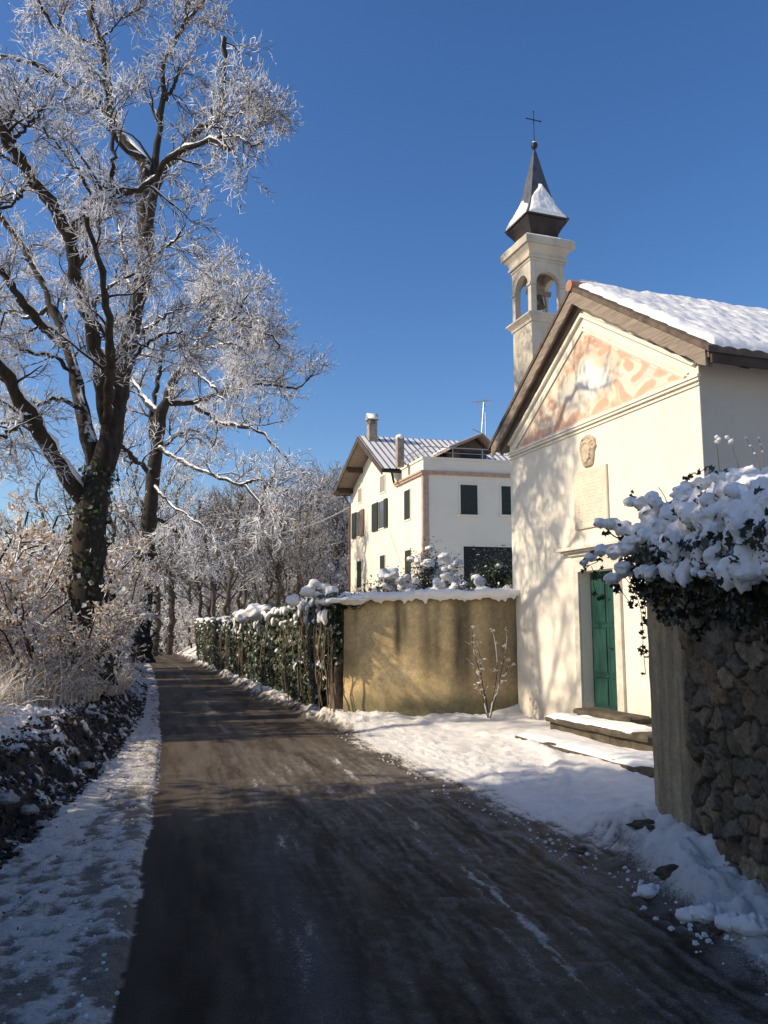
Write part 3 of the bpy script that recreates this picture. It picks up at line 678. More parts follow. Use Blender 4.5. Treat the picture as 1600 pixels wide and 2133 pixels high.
for i, (px, Y, sc, k) in enumerate(wood):
    p = at(px, 1300, Y); z = fz(p) - .1
    if not used[k]: place(pro[k], (p[0], p[1], z), i * 1.3, sc); used[k] = True
    else: copy_tree(pro[k], (p[0], p[1], z), i * 1.3, sc, LW, GW)
# slim trees just behind the far end of the ivy wall
GS = 'slim frosted trees above the far end of the ivy wall'
ps = proto_tree('slim_tree', 'slim frosted tree with several bare stems nearest above the far ivy', 'tree', GS, 7.5, .75, 21, dens=1.0, stems=3, lean=.07, low=.35)
p = at(462, 1300, 33); place(ps, (p[0], p[1], fz(p) - .1), .4, 1.0)
for px, Y, sc, lb in ((432, 38, 1.0, 'slim frosted tree leaning at the far left end of the ivy wall'), (492, 36, .95, 'slim frosted tree between the stemmed one and the dense wood')):
    p = at(px, 1300, Y); copy_tree(ps, (p[0], p[1], fz(p) - .1), Y, sc, lb, GS)
# roadside trees beyond, left of the road
GL = 'large trees lining the left side of the road'
pl = proto_tree('roadside_tree', 'ivy-clad roadside tree with thick dark trunk at the bend of the road', 'tree', GL, 11.0, 1.05, 31, 'trunk_far', 'twig_far', 1.15, .05, 1, 2, 1.0, 420, .3)
pf = proto_tree('roadside_tree', 'frosted tree hidden behind the leaning tree, its crown above the thicket', 'tree', GL, 10.0, 1.0, 37, 'trunk_far', 'twig', 1.1, .08, 2, 1, 1.0, 0, .2)
p = at(262, 1300, 37); place(pf, (p[0], p[1], fz(p) - .1), 2.2, 1.0)
p = at(352, 1300, 46); place(pl, (p[0], p[1], -.2), .3, .95)
for px, Y, sc, lb in ((322, 42, .9, 'brown-trunked frosted tree just left of the road bend'), (225, 46, 1.15, 'frosted tree far behind the tallest trunk'),
                      (120, 34, .8, 'frosted tree rising behind the thicket left of the tallest trunk'), (400, 60, 1.05, 'farthest frosted tree closing the road'), (300, 62, 1.15, 'far frosted tree left of the one closing the road'),
                      (372, 85, 1.5, 'pale far tree straight above the end of the road'), (425, 92, 1.6, 'pale far tree right of the one above the road end'), (335, 95, 1.7, 'pale far tree left of the one above the road end'), (395, 110, 2.0, 'palest tall tree in the distance over the road')):
    p = at(px, 1300, Y); copy_tree(pl if px == 322 else pf, (p[0], p[1], fz(p) - .1), Y * 2.1, sc, lb, GL)
# pale bushes closing the view along the road
GB = 'frosted bushes beyond the bend'
def proto_bush(name, label, group, H, n, seed, leaves=0, leafmat='beech', twigmat='twig', lr=(.035, .07), stems=9, cat='shrub', spread=.55, frost=2, tw=1.0, lw=.52):
    global rng
    keep = rng; rng = np.random.default_rng(seed)
    root = empty(name); tag(root, label, cat, group)
    a = rng.uniform(0, 2 * np.pi, stems); rr = rng.uniform(0, .16 * H, stems); hh = H * rng.uniform(.6, 1.0, stems); sp = spread * H * rng.uniform(.3, 1, stems)
    st = np.stack([np.stack([np.cos(a) * (rr + sp * t ** 1.5), np.sin(a) * (rr + sp * t ** 1.5), -.1 + hh * t * (1 - .12 * t)], -1) for t in np.linspace(0, 1, 9)], 1)
    st[:, 1:] += rng.normal(size=(stems, 8, 3)) * .025 * H
    sr = np.outer(rng.uniform(.007, .012, stems) * H * tw, np.linspace(1, .4, 9))
    mb = MB(); add_tubes(mb, st, sr, 5)
    mb.build('stem', M['bough'], root, True)
    p1, r1 = grow(st, sr, n, (.12 * H, .38 * H), .5, 7, (30, 80), .1, .2, .08, 1, .006 * H, .0022 * H * tw, -.02)
    p2, r2 = grow(p1, r1, 6, (.05 * H, .16 * H), .7, 5, (25, 70), .05, .22, .1, 1, .003 * H, .0015 * H * tw, -.03)
    m2 = MB(); add_tubes(m2, p1, r1, 4); add_tubes(m2, p2, r2, 3); c = m2.build('crown', M[twigmat], root)
    if leaves:
        m3 = MB(); ribbons(m3, p2, leaves, lr, (lr[0] * lw, lr[1] * lw), -.1, .1); ribbons(m3, p1, leaves * 2, lr, (lr[0] * lw, lr[1] * lw), -.1, .2); m3.build('foliage', M[leafmat], c)
    if frost:
        m4 = MB(); ribbons(m4, p2, frost, (.014 * H, .036 * H), (.005 * H, .010 * H), .25); m4.build('frosted_tips', M['frost'], c)
    rng = keep
    return root
pbsh = proto_bush('frosted_bush', 'pale frosted bush at the left where the road disappears', GB, 3.2, 14, 41, 2, 'frost', lr=(.08, .15), twigmat='twig', frost=3, tw=1.6)
p = at(372, 1300, 56); place(pbsh, (p[0], p[1], -.8), 0, 1.2)
for px, Y, sc, lb in ((398, 60, 1.3, 'pale frosted bush in the middle where the road disappears'), (418, 50, 1.05, 'pinkish frosted bush at the right end of the road before the ivy'), (385, 72, 1.7, 'farthest pale frosted bush beyond the road end'),
                      (335, 52, 1.1, 'pale frosted bush beside the brown trunk at the bend'), (440, 60, 1.5, 'tall pale bush behind the end of the ivy wall')):
    p = at(px, 1300, Y); copy_tree(pbsh, (p[0], p[1], fz(p) - .2), Y, sc, lb, GB)
for px, Y, sc in ((470, 47, 1.2), (515, 44, 1.3), (560, 44, 1.4), (600, 47, 1.5), (640, 50, 1.6), (675, 47, 1.5), (705, 48, 1.5), (585, 56, 1.9), (655, 58, 1.9), (715, 60, 1.9), (530, 60, 1.9), (450, 66, 1.9)):
    p = at(px, 1300, Y); copy_tree(pbsh, (p[0], p[1], fz(p) - .2), px, sc, 'frosted undergrowth bush beneath the grey trees behind the ivy wall', 'frosted undergrowth of the wood')
# beech thicket on the bank, each bush its own
GT = 'frosted beech bushes on the bank left of the road'
t1 = proto_bush('beech_bush', 'low brown-leaved frosted bush at the far left of the bank nearest the viewer', GT, 3.1, 11, 51, 3, lr=(.06, .14), stems=12, lw=.3)
t2 = proto_bush('beech_bush', 'brown-leaved frosted bush under the tallest trunk', GT, 2.7, 13, 52, 3, lr=(.06, .13), stems=11, spread=.65, lw=.3)
t3 = proto_bush('bare_bush', 'grey bare frosted bush beside the tallest trunk', GT, 2.8, 18, 53, 2, lr=(.04, .07), stems=11, frost=4)
def bank_pt(u, y): x = Lx(y) - u; return np.array([x, y, gz(x, y) - .05 if u < 8.5 else fz((x, y))])
spots = [(t1, 4.0, 8.2, .7, None), (t2, 1.75, 12.2, .85, None), (t3, 1.5, 15.5, .9, None),
 (t1, 4.4, 11.6, .9, 'brown-leaved frosted bush second from the left edge'), (t2, 3.3, 11.4, .7, 'low brown-leaved bush between the edge bushes and the tall trunk'),
 (t1, 2.9, 13.2, 1.1, 'brown-leaved frosted bush behind the trunk base on the left'), 
  (t3, 2.1, 17.4, 1.0, 'grey frosted bush just beyond the tallest trunk'),
 (t2, 1.8, 19.5, 1.0, 'brown-grey bush by the road past the tallest trunk'), (t1, 3.0, 18.5, 1.2, 'high brown frosted bush right of the tallest trunk'), (t3, 1.6, 22.5, 1.0, 'grey frosted bush before the leaning tree'),
 (t1, 3.2, 22.5, 1.35, 'high frosted bush filling the gap before the leaning tree'), (t2, 2.0, 25.0, .9, 'frosted bush at the foot of the leaning tree'), (t3, 3.4, 26.5, 1.5, 'tall grey bush behind the leaning tree'),
 (t3, 1.3, 30.0, .85, 'grey bush beyond the leaning tree by the road'), (t1, 4.6, 15.5, 1.45, 'tallest brown bush behind the trunk, far in the thicket'),
 (t1, 4.6, 20.5, 1.6, 'tall frosted bush in the second row right of the trunk'), (t3, 5.0, 26.0, 1.7, 'tall grey bush in the second row before the bend')]
for i, (pr, u, y, sc, lb) in enumerate(spots):
    p = bank_pt(u, y)
    if lb is None: place(pr, p, i * .9, sc)
    else: copy_tree(pr, p, i * 1.7, sc, lb, GT)
# tall dry grass standing frosted along the top of the bank
GG = 'tall frosted grass along the bank top'
def grass_clump(seed, n, H):
    global rng
    keep = rng; rng = np.random.default_rng(seed); r = empty('grass_clump'); tag(r, 'tall straw-coloured frosted grass at the left edge of the bank', 'grass clump', GG)
    a = rng.uniform(0, 6.283, n); rr = .75 * np.sqrt(rng.random(n)); b = np.stack([rr * np.cos(a), rr * np.sin(a), np.full(n, -.05)], -1); d = rng.normal(size=(n, 3)) * .28; d[:, 2] = 1; K = 6; P = np.empty((n, K, 3)); P[:, 0] = b; L = H * rng.uniform(.4, 1, n) / (K - 1)
    dr = rng.normal(size=(n, 3)) * .22
    for k in range(1, K):
        d /= np.linalg.norm(d, axis=1, keepdims=True); P[:, k] = P[:, k - 1] + d * L[:, None]; d = d + dr; d[:, 2] -= .10 * k * rng.random(n)
    s = np.cross(P[:, -1] - P[:, 0], rng.normal(size=(n, 3))); s /= np.linalg.norm(s, axis=1, keepdims=True); w = rng.uniform(.006, .014, n)[:, None, None] * np.linspace(1, .35, K)[None, :, None]
    V = np.stack([P - s[:, None] * w, P + s[:, None] * w], 2).reshape(-1, 3); i = np.arange(n * K * 2).reshape(n, K, 2)
    m = MB(); m.add(V, [np.stack([i[:, :-1, 0], i[:, :-1, 1], i[:, 1:, 1], i[:, 1:, 0]], -1).reshape(-1, 4)]); ribbons(m, P[:n // 2, 2:], 2, (.03, .09), (.012, .03), -.2); m.build('blades', M['straw'], r); rng = keep; return r
g1 = grass_clump(71, 700, .95)
for i, (u, y, sc, lb) in enumerate(((2.4, 8.6, .9, None), (2.5, 9.6, .75, 'straw-coloured frosted grass second from the left edge of the bank'), (2.9, 10.3, .85, 'straw-coloured frosted grass behind the second clump'), (2.3, 10.9, .7, 'low frosted grass clump at the bank rim left of the trunk'),
    (2.0, 12.0, .95, 'frosted grass clump under the bush left of the trunk'), (1.5, 13.0, .7, 'frosted grass clump before the tallest trunk'), (1.2, 14.6, .7, 'frosted grass clump at the foot of the tallest trunk'), (1.2, 16.6, .8, 'frosted grass clump just past the tallest trunk'), (2.8, 7.6, .95, 'frosted grass clump cut by the left edge of the picture'))):
    p = bank_pt(u, y)
    if lb is None: place(g1, p, 0, sc)
    else: copy_tree(g1, p, i * 1.9, sc, lb, GG)
# unseen bushes left of the frame, added to shade road, stone wall and ivy
GO = 'unseen shade-casting bushes beside the viewer'
t4 = proto_bush('shade_bush', 'unseen tall frosted bush beside the viewer, added to cast shade', GO, 5.6, 20, 57, 2, lr=(.06, .10), stems=16, spread=.22, frost=2)
place(t4, (-6.2, 2.6, .5), .3, 1.42)
for x, y, sc in ((-7.0, 3.8, 1.45), (-7.9, 2.9, 1.7), (-6.7, 3.2, 1.5), (-5.9, 1.7, 1.4), (-6.4, 3.7, 1.5), (-6.9, 4.2, 1.55), (-7.6, 3.5, 1.75), (-5.4, .6, 1.35), (-5.8, -1.6, 1.25), (-7.4, 1.6, 1.2), (-7.6, -.8, 1.2), (-7.8, 3.7, 1.1), (-7.0, -3.2, 1.2)):
    copy_tree(t4, (x, y, .5), x * 3 + y * 2, sc, 'unseen tall frosted bush beside the viewer, added to cast shade', GO)
ph = proto_tree('roadside_tree', 'unseen high-crowned frosted tree beyond the bank, added to shade the chapel front', 'tree', GL, 12.5, .85, 39, 'trunk_far', 'twig', 1.0, .05, 1, 1, 1.0, 0, .66)  # unseen tree, crown set high so its shadow falls on the chapel
place(ph, (-14.0, 9.3, fz((-14.0, 9.3)) - .2), .7, 1.0)
for x, y, sc in ((-13.5, -2.5, 1.0),):
    copy_tree(pf, (x, y, fz((x, y)) - .2), x * y, sc, 'frosted tree beyond the bank beside the viewer, outside the picture', GL)
# ------------------------------------------------------------------ chapel
CA = R_(19.0); CE = np.array([math.sin(CA), -math.cos(CA), 0]); CD = np.array([math.cos(CA), math.sin(CA), 0])
P1 = at(1070, 1300, 13.7); P1[2] = 0
def fp(px, py, off=0.0):
    q = on_plane(px, py, P1 - CD * off, CD); return float(np.dot(q - P1, CE)), float(q[2])
W, EZ, SL = 4.70, 4.80, .66
def zr(x): return EZ + SL * (W / 2 - abs(x - W / 2))
chapel = empty('chapel', P1, CA - math.pi / 2)
tag(chapel, 'small cream chapel with painted gable and green door, lit by the sun', 'chapel')
DX0, DX1, DZ0, DZ1 = 2.06, 2.90, .42, 2.34
mb = MB()
for xa, xb, zb in ((0, DX0, -.3), (DX0, DX1, DZ1), (DX1, W, -.3)):
    top = [xa] + ([W / 2] if xa < W / 2 < xb else []) + [xb]
    mb.prism([(xa, 0, zb), (xb, 0, zb)] + [(x, 0, zr(x)) for x in top[::-1]], (0, .25, 0))
mb.box(DX0, DX1, 0, .25, -.3, DZ0 - .02)
mb.prism([(0, .25, -.3), (W, .25, -.3), (W, .25, zr(W)), (W / 2, .25, zr(W / 2)), (0, .25, zr(0))], (0, 8.2, 0))
wall = mb.build('wall', M['chapel'], chapel)
M['shaded_side_skin'] = plaster('shade_toned_plaster', (.52, .47, .40), (.40, .35, .29), .6, splash=True)  # chapel plaster darkened, its colour carrying the shade on this side
sr = MB().box(W + .001, W + .004, .004, 8.45, -.3, EZ - .01).build('shaded_side_skin', M['shaded_side_skin'], chapel)
slot = MB().box(W + .005, W + .02, 1.9, 1.97, 3.95, 4.28).build('wall_slot', M['dark'], wall)
# roof
def slope_prism(mb, x_out, x_in, lo, hi, y0, y1):
    f = lambda x: EZ + SL * (W / 2 - abs(x - W / 2))
    mb.prism([(x_in, y0, f(x_in) + lo), (x_out, y0, f(x_out) + lo), (x_out, y0, f(x_out) + hi), (x_in, y0, f(x_in) + hi)], (0, y1 - y0, 0))
YF, YB, OH = -.155, 8.6, .36
mb = MB(); slope_prism(mb, -OH, W / 2, .02, .10, YF, YB); slope_prism(mb, W + OH, W / 2, .02, .10, YF, YB)
roof = mb.build('roof', M['wood'], chapel)
mb = MB()
for sgn in (-1, 1):      # barge boards standing 3 mm proud of the deck, with worn lower edge
    xs = np.linspace(0, W / 2 + OH - .02, 26); x = W / 2 + sgn * xs; f = EZ + SL * (W / 2 - np.abs(x - W / 2))
    low = -.10 + .015 * np.sin(xs * 19) * (vnoise(xs * 4, 0) > .4)
    mb.loft([[(a, YF - .03, z + l), (a, YF - .003, z + l), (a, YF - .003, z + .105), (a, YF - .03, z + .105)] for a, z, l in zip(x, f, low)], True, True)
mb.build('barge_board', M['wood'], roof)
mb = MB()
for sgn in (-1, 1):      # rafters against and near the wall, seen from below
    for yy in (-.056,):
        xs = np.array([.02, W / 2 + OH - .12]); x = W / 2 + sgn * xs; f = EZ + SL * (W / 2 - np.abs(x - W / 2))
        mb.loft([[(a, yy, z - .13), (a, yy + .05, z - .13), (a, yy + .05, z + .018), (a, yy, z + .018)] for a, z in zip(x, f)], True, True)
mb.build('rafter', M['wood'], roof)
mb = MB()
for k in range(12):
    y = .35 + k * .62; x0, x1 = W + .004, W + OH - .03
    f = lambda x: EZ + SL * (W / 2 - abs(x - W / 2))
    mb.prism([(x0, y, f(x0) - .09), (x1, y, f(x1) - .07), (x1, y, f(x1) + .018), (x0, y, f(x0) + .018)], (0, .09, 0))
mb.build('eave_rafter', M['wood_dark'], roof)
mb = MB(); mb.prism([(W + OH + .003, YF + .02, zr(W + OH) - .045), (W + OH + .03, YF + .02, zr(W + OH) - .045), (W + OH + .03, YF + .02, zr(W + OH) + .11), (W + OH + .003, YF + .02, zr(W + OH) + .11)], (0, YB - YF - .05, 0))
mb.build('eave_board', M['wood_dark'], roof)
# tiles : wavy sheet
def slope_sheet(sgn, lo, thick, wave, ny, ns, edge, y0, y1, out):
    y = np.linspace(y0, y1, ny); s = np.linspace(0, W / 2 + out, ns); S, Y = np.meshgrid(s, y, indexing='xy')
    X = W / 2 + sgn * S; Z = zr_v(X) + lo + thick(S, Y)
    return X, Y, Z
def zr_v(x): return EZ + SL * (W / 2 - np.abs(x - W / 2))
mb = MB()
for sgn in (-1, 1):
    th = lambda S, Y: .065 + .022 * np.abs(np.sin(Y * math.pi / .21)) + .012 * ((S * 3.0) % 1)
    X, Y, Z = slope_sheet(sgn, .10, th, 0, 340, 60, 0, YF - .05, YB + .03, OH + .06)
    mb.grid(X, Y, Z); mb.grid(X, Y, zr_v(X) + .104)
    for a in (0, -1): mb.grid(np.stack([X[a], X[a]]), np.stack([Y[a], Y[a]]), np.stack([Z[a], zr_v(X[a]) + .104]))
    mb.grid(np.stack([X[:, -1], X[:, -1]]), np.stack([Y[:, -1], Y[:, -1]]), np.stack([Z[:, -1], zr_v(X[:, -1]) + .104]))
mb.build('roof_tiles', M['tile'], roof)
mb = MB()
for sgn in (-1, 1):
    ny, ns = 420, 150
    y0, y1, out = YF + .03, YB - .02, OH + .05
    y = np.linspace(y0, y1, ny); s = np.linspace(0, W / 2 + out, ns); S, Y = np.meshgrid(s, y, indexing='xy')
    ed = np.minimum(np.minimum(Y - y0, y1 - Y), (W / 2 + out - S) + .0)
    n = fbm(S * 1.2, Y * 1.2, sgn, 4, 61); row = (S * 3.05 + .35 * (vnoise(Y * 2.4, S * 1.2, 0, 62) - .5)) % 1
    t_ = .105 + .05 * (n - .5) + .028 * np.sin(row * math.pi) * sstep(.2, .5, vnoise(Y * 2.0, np.floor(S * 3.05), 3, 64)) + .012 * np.abs(np.sin(Y * math.pi / .21 + 1.2 * n)) + .07 * (fbm(S * 5, Y * 5, 2, 3, 63) - .5)
    T = .06 + np.maximum(t_, .02) * np.sqrt(np.clip(ed / .10 + .02 * 0, 0, 1))
    X = W / 2 + sgn * (S + .012 * (vnoise(Y * 7, 0, 5) - .5) * (S > W / 2 + out - .06)); Z = zr_v(X) + .10 + T
    mb.grid(X, Y, Z)
mb.build('roof_snow', M['snow'], roof, True)
ax = [(W / 2, YF - .07, zr(W / 2) + .17), (W / 2, YF + .25, zr(W / 2) + .17)]
MB().tube(ax, [.085, .08], 12).build('ridge_tile', simple('terracotta_ridge', (.42, .20, .12), .8, .2), roof, True)
# mouldings
mb = MB()
mb.box(-.04, W + .04, -.05, -.003, 4.468, 4.50); mb.box(-.025, W + .025, -.032, -.003, 4.43, 4.465); mb.box(-.015, W + .015, -.02, -.003, 4.375, 4.392)
mb.build('cornice', M['cream'], chapel)
mb = MB()
TA = (W / 2, 5.83); TL = (.26, 4.515); TR = (W - .26, 4.515)
for (xa, za), (xb, zb) in ((TL, TA), (TR, TA)):
    d = np.array([xb - xa, zb - za]); d /= np.linalg.norm(d); nrm = np.array([-d[1], d[0]]) * (1 if xa < xb else -1)
    for o0, o1, pr in ((.02, .055, .03), (.075, .10, .02), (.20, .25, .05)):
        e0 = 0 if o0 < .15 else -.1
        a0 = np.array([xa, za]) + nrm * o0 - d * o0 * .6; a1 = np.array([xa, za]) + nrm * o1 - d * o1 * .6
        k0 = o0 / max(1e-3, abs(nrm[0])) * 0; 
        top0 = np.array([W / 2, za + (W / 2 - xa) * d[1] / d[0]]) + np.array([0, o0 / abs(d[0])]); top1 = np.array([W / 2, za + (W / 2 - xa) * d[1] / d[0]]) + np.array([0, o1 / abs(d[0])])
        mb.prism([(a0[0], -pr, a0[1]), (top0[0], -pr, top0[1]), (top1[0], -pr, top1[1]), (a1[0], -pr, a1[1])], (0, pr - .003, 0))
mb.build('raking_moulding', M['cream'], chapel)
# painted gable : colour field laid down on a fine sheet of plaster
def zimg(x, y): return fp(1020 + x / 3.478, 580 + y / 3.478)
def smooth_poly(p, n=6):
    p = np.array(p); q = []
    m = len(p)
    for i in range(m):
        a, b, c, d = p[i - 1], p[i], p[(i + 1) % m], p[(i + 2) % m]
        for t in np.linspace(0, 1, n, endpoint=False): q.append(.5 * (2 * b + (c - a) * t + (2 * a - 5 * b + 4 * c - d) * t * t + (3 * b - a - 3 * c + d) * t ** 3))
    return np.array(q)
def inside(px, pz, poly):
    c = np.zeros(px.shape, bool); x, z = poly[:, 0], poly[:, 1]; j = len(poly) - 1
    for i in range(len(poly)):
        k = ((z[i] > pz) != (z[j] > pz)) & (px < (x[j] - x[i]) * (pz - z[i]) / (z[j] - z[i] + 1e-12) + x[i]); c ^= k; j = i
    return c
FR = [[(690, 425), (725, 415), (745, 450), (790, 440), (835, 478), (885, 492), (850, 530), (800, 560), (788, 530), (825, 500), (770, 490), (738, 470), (690, 470)],
      [(940, 515), (1060, 530), (1185, 570), (1170, 610), (1100, 700), (1040, 748), (1030, 725), (1080, 680), (1110, 625), (1085, 580), (1040, 570), (1010, 592), (1042, 620), (1035, 660), (1000, 668), (972, 630), (985, 590), (945, 560)],
      [(900, 740), (935, 738), (962, 780), (988, 830), (1035, 872), (900, 925), (888, 890), (928, 850), (915, 790)], [(830, 868), (858, 880), (852, 920), (770, 968), (735, 985), (778, 920)],
      [(1060, 845), (1110, 780), (1185, 735), (1205, 770), (1140, 815), (1055, 868)], [(600, 985), (640, 968), (705, 990), (640, 1030), (555, 1065), (578, 1020)], [(500, 960), (545, 925), (530, 1000), (560, 1062), (470, 1112), (488, 1030)],
      [(370, 955), (402, 1000), (445, 1010), (420, 1035), (380, 1028), (345, 1005)], [(335, 1112), (400, 1098), (442, 1078), (432, 1132), (325, 1175)], [(430, 895), (470, 888), (492, 930), (450, 952), (428, 930)],
      [(545, 640), (600, 618), (622, 650), (590, 682), (548, 672)], [(598, 540), (650, 542), (672, 562), (620, 578)], [(1245, 640), (1305, 650), (1290, 692), (1195, 702)], [(285, 1132), (322, 1098), (302, 1182), (235, 1220)], [(1355, 690), (1440, 688), (1380, 722), (1295, 742)],
      [(255, 1190), (300, 1120), (330, 1060), (345, 1075), (310, 1150), (270, 1205)], [(700, 500), (718, 490), (725, 540), (705, 545)], [(620, 470), (660, 440), (668, 480), (640, 520), (615, 500)]]
CART = [(750, 570), (700, 590), (668, 640), (655, 700), (618, 742), (640, 785), (700, 850), (740, 885), (792, 820), (842, 790), (882, 740), (862, 690), (872, 645), (830, 628), (815, 655), (778, 650), (762, 605)]
GREY = [[(540, 770), (620, 750), (650, 800), (700, 860), (700, 950), (610, 960), (540, 900), (490, 860)], [(1150, 640), (1250, 610), (1290, 680), (1200, 740), (1130, 740), (1050, 790), (1020, 760)], [(880, 560), (930, 600), (960, 700), (1000, 760), (940, 720), (890, 640)]]
def fresco():
    nx, nz = 420, 150
    u, v = np.meshgrid(np.linspace(0, 1, nx), np.linspace(0, 1, nz), indexing='ij')
    xl = TL[0] + (TA[0] - TL[0]) * v; xr = TR[0] + (TA[0] - TR[0]) * v; X = xl + (xr - xl) * u; Z = TL[1] + (TA[1] - TL[1]) * v
    wx = X + .03 * (fbm(X * 5, Z * 5, 0, 3, 71) - .5); wz = Z + .03 * (fbm(X * 5, Z * 5, 4, 3, 72) - .5)
    C = np.tile(np.array([.76, .64, .49]), X.shape + (1,))
    def paint(polys, c, k=1.0, off=(0, 0), grow_=False):
        acc = np.zeros(X.shape)
        for sx, sz in ((0, 0), (.02, 0), (-.02, 0), (0, .02), (0, -.02)):
            m = np.zeros(X.shape, bool)
            for p in polys: m |= inside(wx + sx + off[0], wz + sz + off[1], p)
            acc = np.maximum(acc, m * (1.0 if sx == 0 and sz == 0 else .7)) if grow_ else acc + m / 5
        w = acc * k; C[:] = C * (1 - w[..., None]) + np.array(c) * w[..., None]
    P = lambda L_: smooth_poly([zimg(a, b) for a, b in L_])
    paint([P(p) for p in FR], (.84, .76, .54), .9, (.035, -.035))
    paint([P(p) for p in GREY], (.50, .50, .46), .55)
    paint([P(CART)], (.45, .40, .32), .9, (.012, -.006)); paint([P(CART)], (.76, .73, .66), 1.0)
    worn = .6 + .4 * sstep(.30, .55, fbm(X * 4, Z * 4, 0, 4, 73))
    paint([P(p) for p in FR], (.66, .385, .275), worn, (0, 0), True)
    rm = np.minimum(np.minimum((X - xl) * .53, (xr - X) * .53), Z - TL[1]); zone = 1 - sstep(.22, .42, rm); lay = fbm(X * 2.6 + .9 * fbm(X * 2, Z * 2, 8, 2, 75), Z * 2.6 + .9 * fbm(X * 2, Z * 2, 3, 2, 76), 0, 2, 77)
    w = sstep(.52, .55, lay) * zone * .42 * worn; C[:] = C * (1 - w[..., None]) + np.array([.67, .40, .28]) * w[..., None]
    w = np.exp(-((lay - .50) / .018) ** 2) * zone * .6; C[:] = C * (1 - w[..., None]) + np.array([.80, .70, .46]) * w[..., None]
    w = np.exp(-((lay - .42) / .012) ** 2) * zone * .35; C[:] = C * (1 - w[..., None]) + np.array([.55, .42, .32]) * w[..., None]
    rim = np.minimum(np.minimum((X - xl), (xr - X)) * .53, Z - TL[1])
    w = ((rim > .03) & (rim < .045)) * .5; C[:] = C * (1 - w[..., None]) + np.array([.62, .36, .26]) * w[..., None]
    C *= (.9 + .2 * fbm(X * 9, Z * 9, 0, 3, 74))[..., None]
    mb = MB(); mb.grid(X, np.full(X.shape, -.008), Z)
    # thin edge
    t = NT('fresco_paint'); a = t.noise(30, 4); return mb.build('painted_gable', t.bsdf(t.attr('paint'), .9, t.bump(a, .2, .006), .1), chapel, False, {'paint': C.reshape(-1, 3)})
fresco()
# plaque and relief
mb = MB(); mb.bbox(2.0, 2.83, -.030, -.003, 2.955, 3.79, .006)
pq = mb.build('plaque', M['plaque'], chapel)
def inscription():     # rows of a worn, no longer legible inscription cut into the slab
    X, Z = np.meshgrid(np.linspace(2.012, 2.818, 240), np.linspace(2.967, 3.778, 240), indexing='ij'); w = np.zeros(X.shape)
    for r in range(15):
        z = 3.70 - r * .047; x = 2.07 + (.14 if r < 2 else 0); end = 2.76 - (.14 if r < 2 else rng.uniform(0, .05))
        while x < end:
            wd = rng.uniform(.016, .03)
            if rng.random() < .78:
                for x0, x1, z0, z1 in ((x, x + .005, z, z + .024), (x, x + wd * .7, z + rng.choice([0, .01, .019]), 0)):
                    if rng.random() < .8: w = np.maximum(w, ((X >= x0) & (X <= x1) & (Z >= z0) & (Z <= (z1 or z0 + .005))) * rng.uniform(.4, 1))
            x += wd
    n = fbm(X * 5, Z * 5, 0, 4, 66)[..., None]; C = np.array([.66, .59, .46]) * (.85 + .3 * n); C = C * (1 - .8 * w[..., None]) + np.array([.30, .25, .18]) * .8 * w[..., None]
    m = MB(); m.grid(X, -.0325 + .002 * w, Z); t = NT('inscribed_stone'); a = t.noise(40, 4); m.build('inscribed_face', t.bsdf(t.attr('tint'), .9, t.bump(a, .25, .005), .1), pq, False, {'tint': C.reshape(-1, 3)})
inscription()
def relief():
    nx, nz = 90, 110; U, V = np.meshgrid(np.linspace(-1, 1, nx), np.linspace(-1, 1, nz), indexing='ij')
    half = np.interp(V[0], [-1, -.92, -.6, -.1, .15, .35, .62, .8, .88, 1.0], [.30, .52, .66, .78, .98, .90, .86, .62, .34, .22])
    X = 2.375 + U * half[None] * .215; Z = 4.06 + V * .235
    r = np.abs(U); h = .05 * np.sqrt(np.clip(1 - r ** 4, 0, 1)) * np.sqrt(np.clip(1 - V ** 8, 0, 1))
    sh = ((U / .62) ** 2 + ((V + .1) / .62) ** 2)
    h += .02 * np.exp(-((np.sqrt(sh) - 1) / .14) ** 2) + .018 * np.exp(-sh * 2.2)
    for cx, cz in ((-.72, .3), (.72, .3), (-.6, -.5), (.6, -.5), (-.5, .72), (.5, .72)):
        q = np.hypot(U - cx, (V - cz)); h += .018 * np.cos(q * 22) * np.exp(-(q / .22) ** 2)
    h += .03 * np.exp(-(U / .3) ** 2 - ((V - .82) / .14) ** 2) + .008 * (fbm(U * 6, V * 6, 0, 3, 81) - .5)
    mb = MB(); mb.grid(X, -.003 - np.maximum(h, .0), Z)
    mb.build('carved_crest', M['relief'], chapel, True)
relief()
# door, frame, hood
fr = MB()
fr.bbox(DX0 - .13, DX0 - .004, -.045, .12, .40, DZ1 + .004, .008); fr.bbox(DX1 + .004, DX1 + .15, -.045, .12, .40, DZ1 + .004, .008); fr.bbox(DX0 - .13, DX1 + .15, -.045, .12, DZ1 + .006, DZ1 + .19, .008)
fr.build('door_frame', M['jamb'], chapel)
h = MB()
for z0, z1, pr, ex in ((2.585, 2.625, .05, .12), (2.627, 2.655, .10, .24), (2.657, 2.70, .15, .34)): h.bbox(DX0 - .24 - ex + .12, DX1 + .26 + ex - .12, -pr, -.003, z0, z1, .006)
h.build('door_hood', M['jamb'], chapel)
dr = MB(); xm = (DX0 + DX1) / 2
for xa, xb in ((DX0 - .002, xm - .003), (xm + .003, DX1 + .002)):
    dr.bbox(xa, xb, .16, .20, DZ0, DZ1 + .01, .004)
    for z0, z1 in ((.50, .86), (.94, 1.55), (1.63, 2.26)):
        dr.bbox(xa + .055, xb - .055, .142, .161, z0, z1, .014)
        for fa, fb, fc, fd in ((xa + .035, xb - .035, z0 - .022, z0 - .004), (xa + .035, xb - .035, z1 + .004, z1 + .022)): dr.box(fa, fb, .150, .161, fc, fd)
door = dr.build('door', M['green'], chapel)
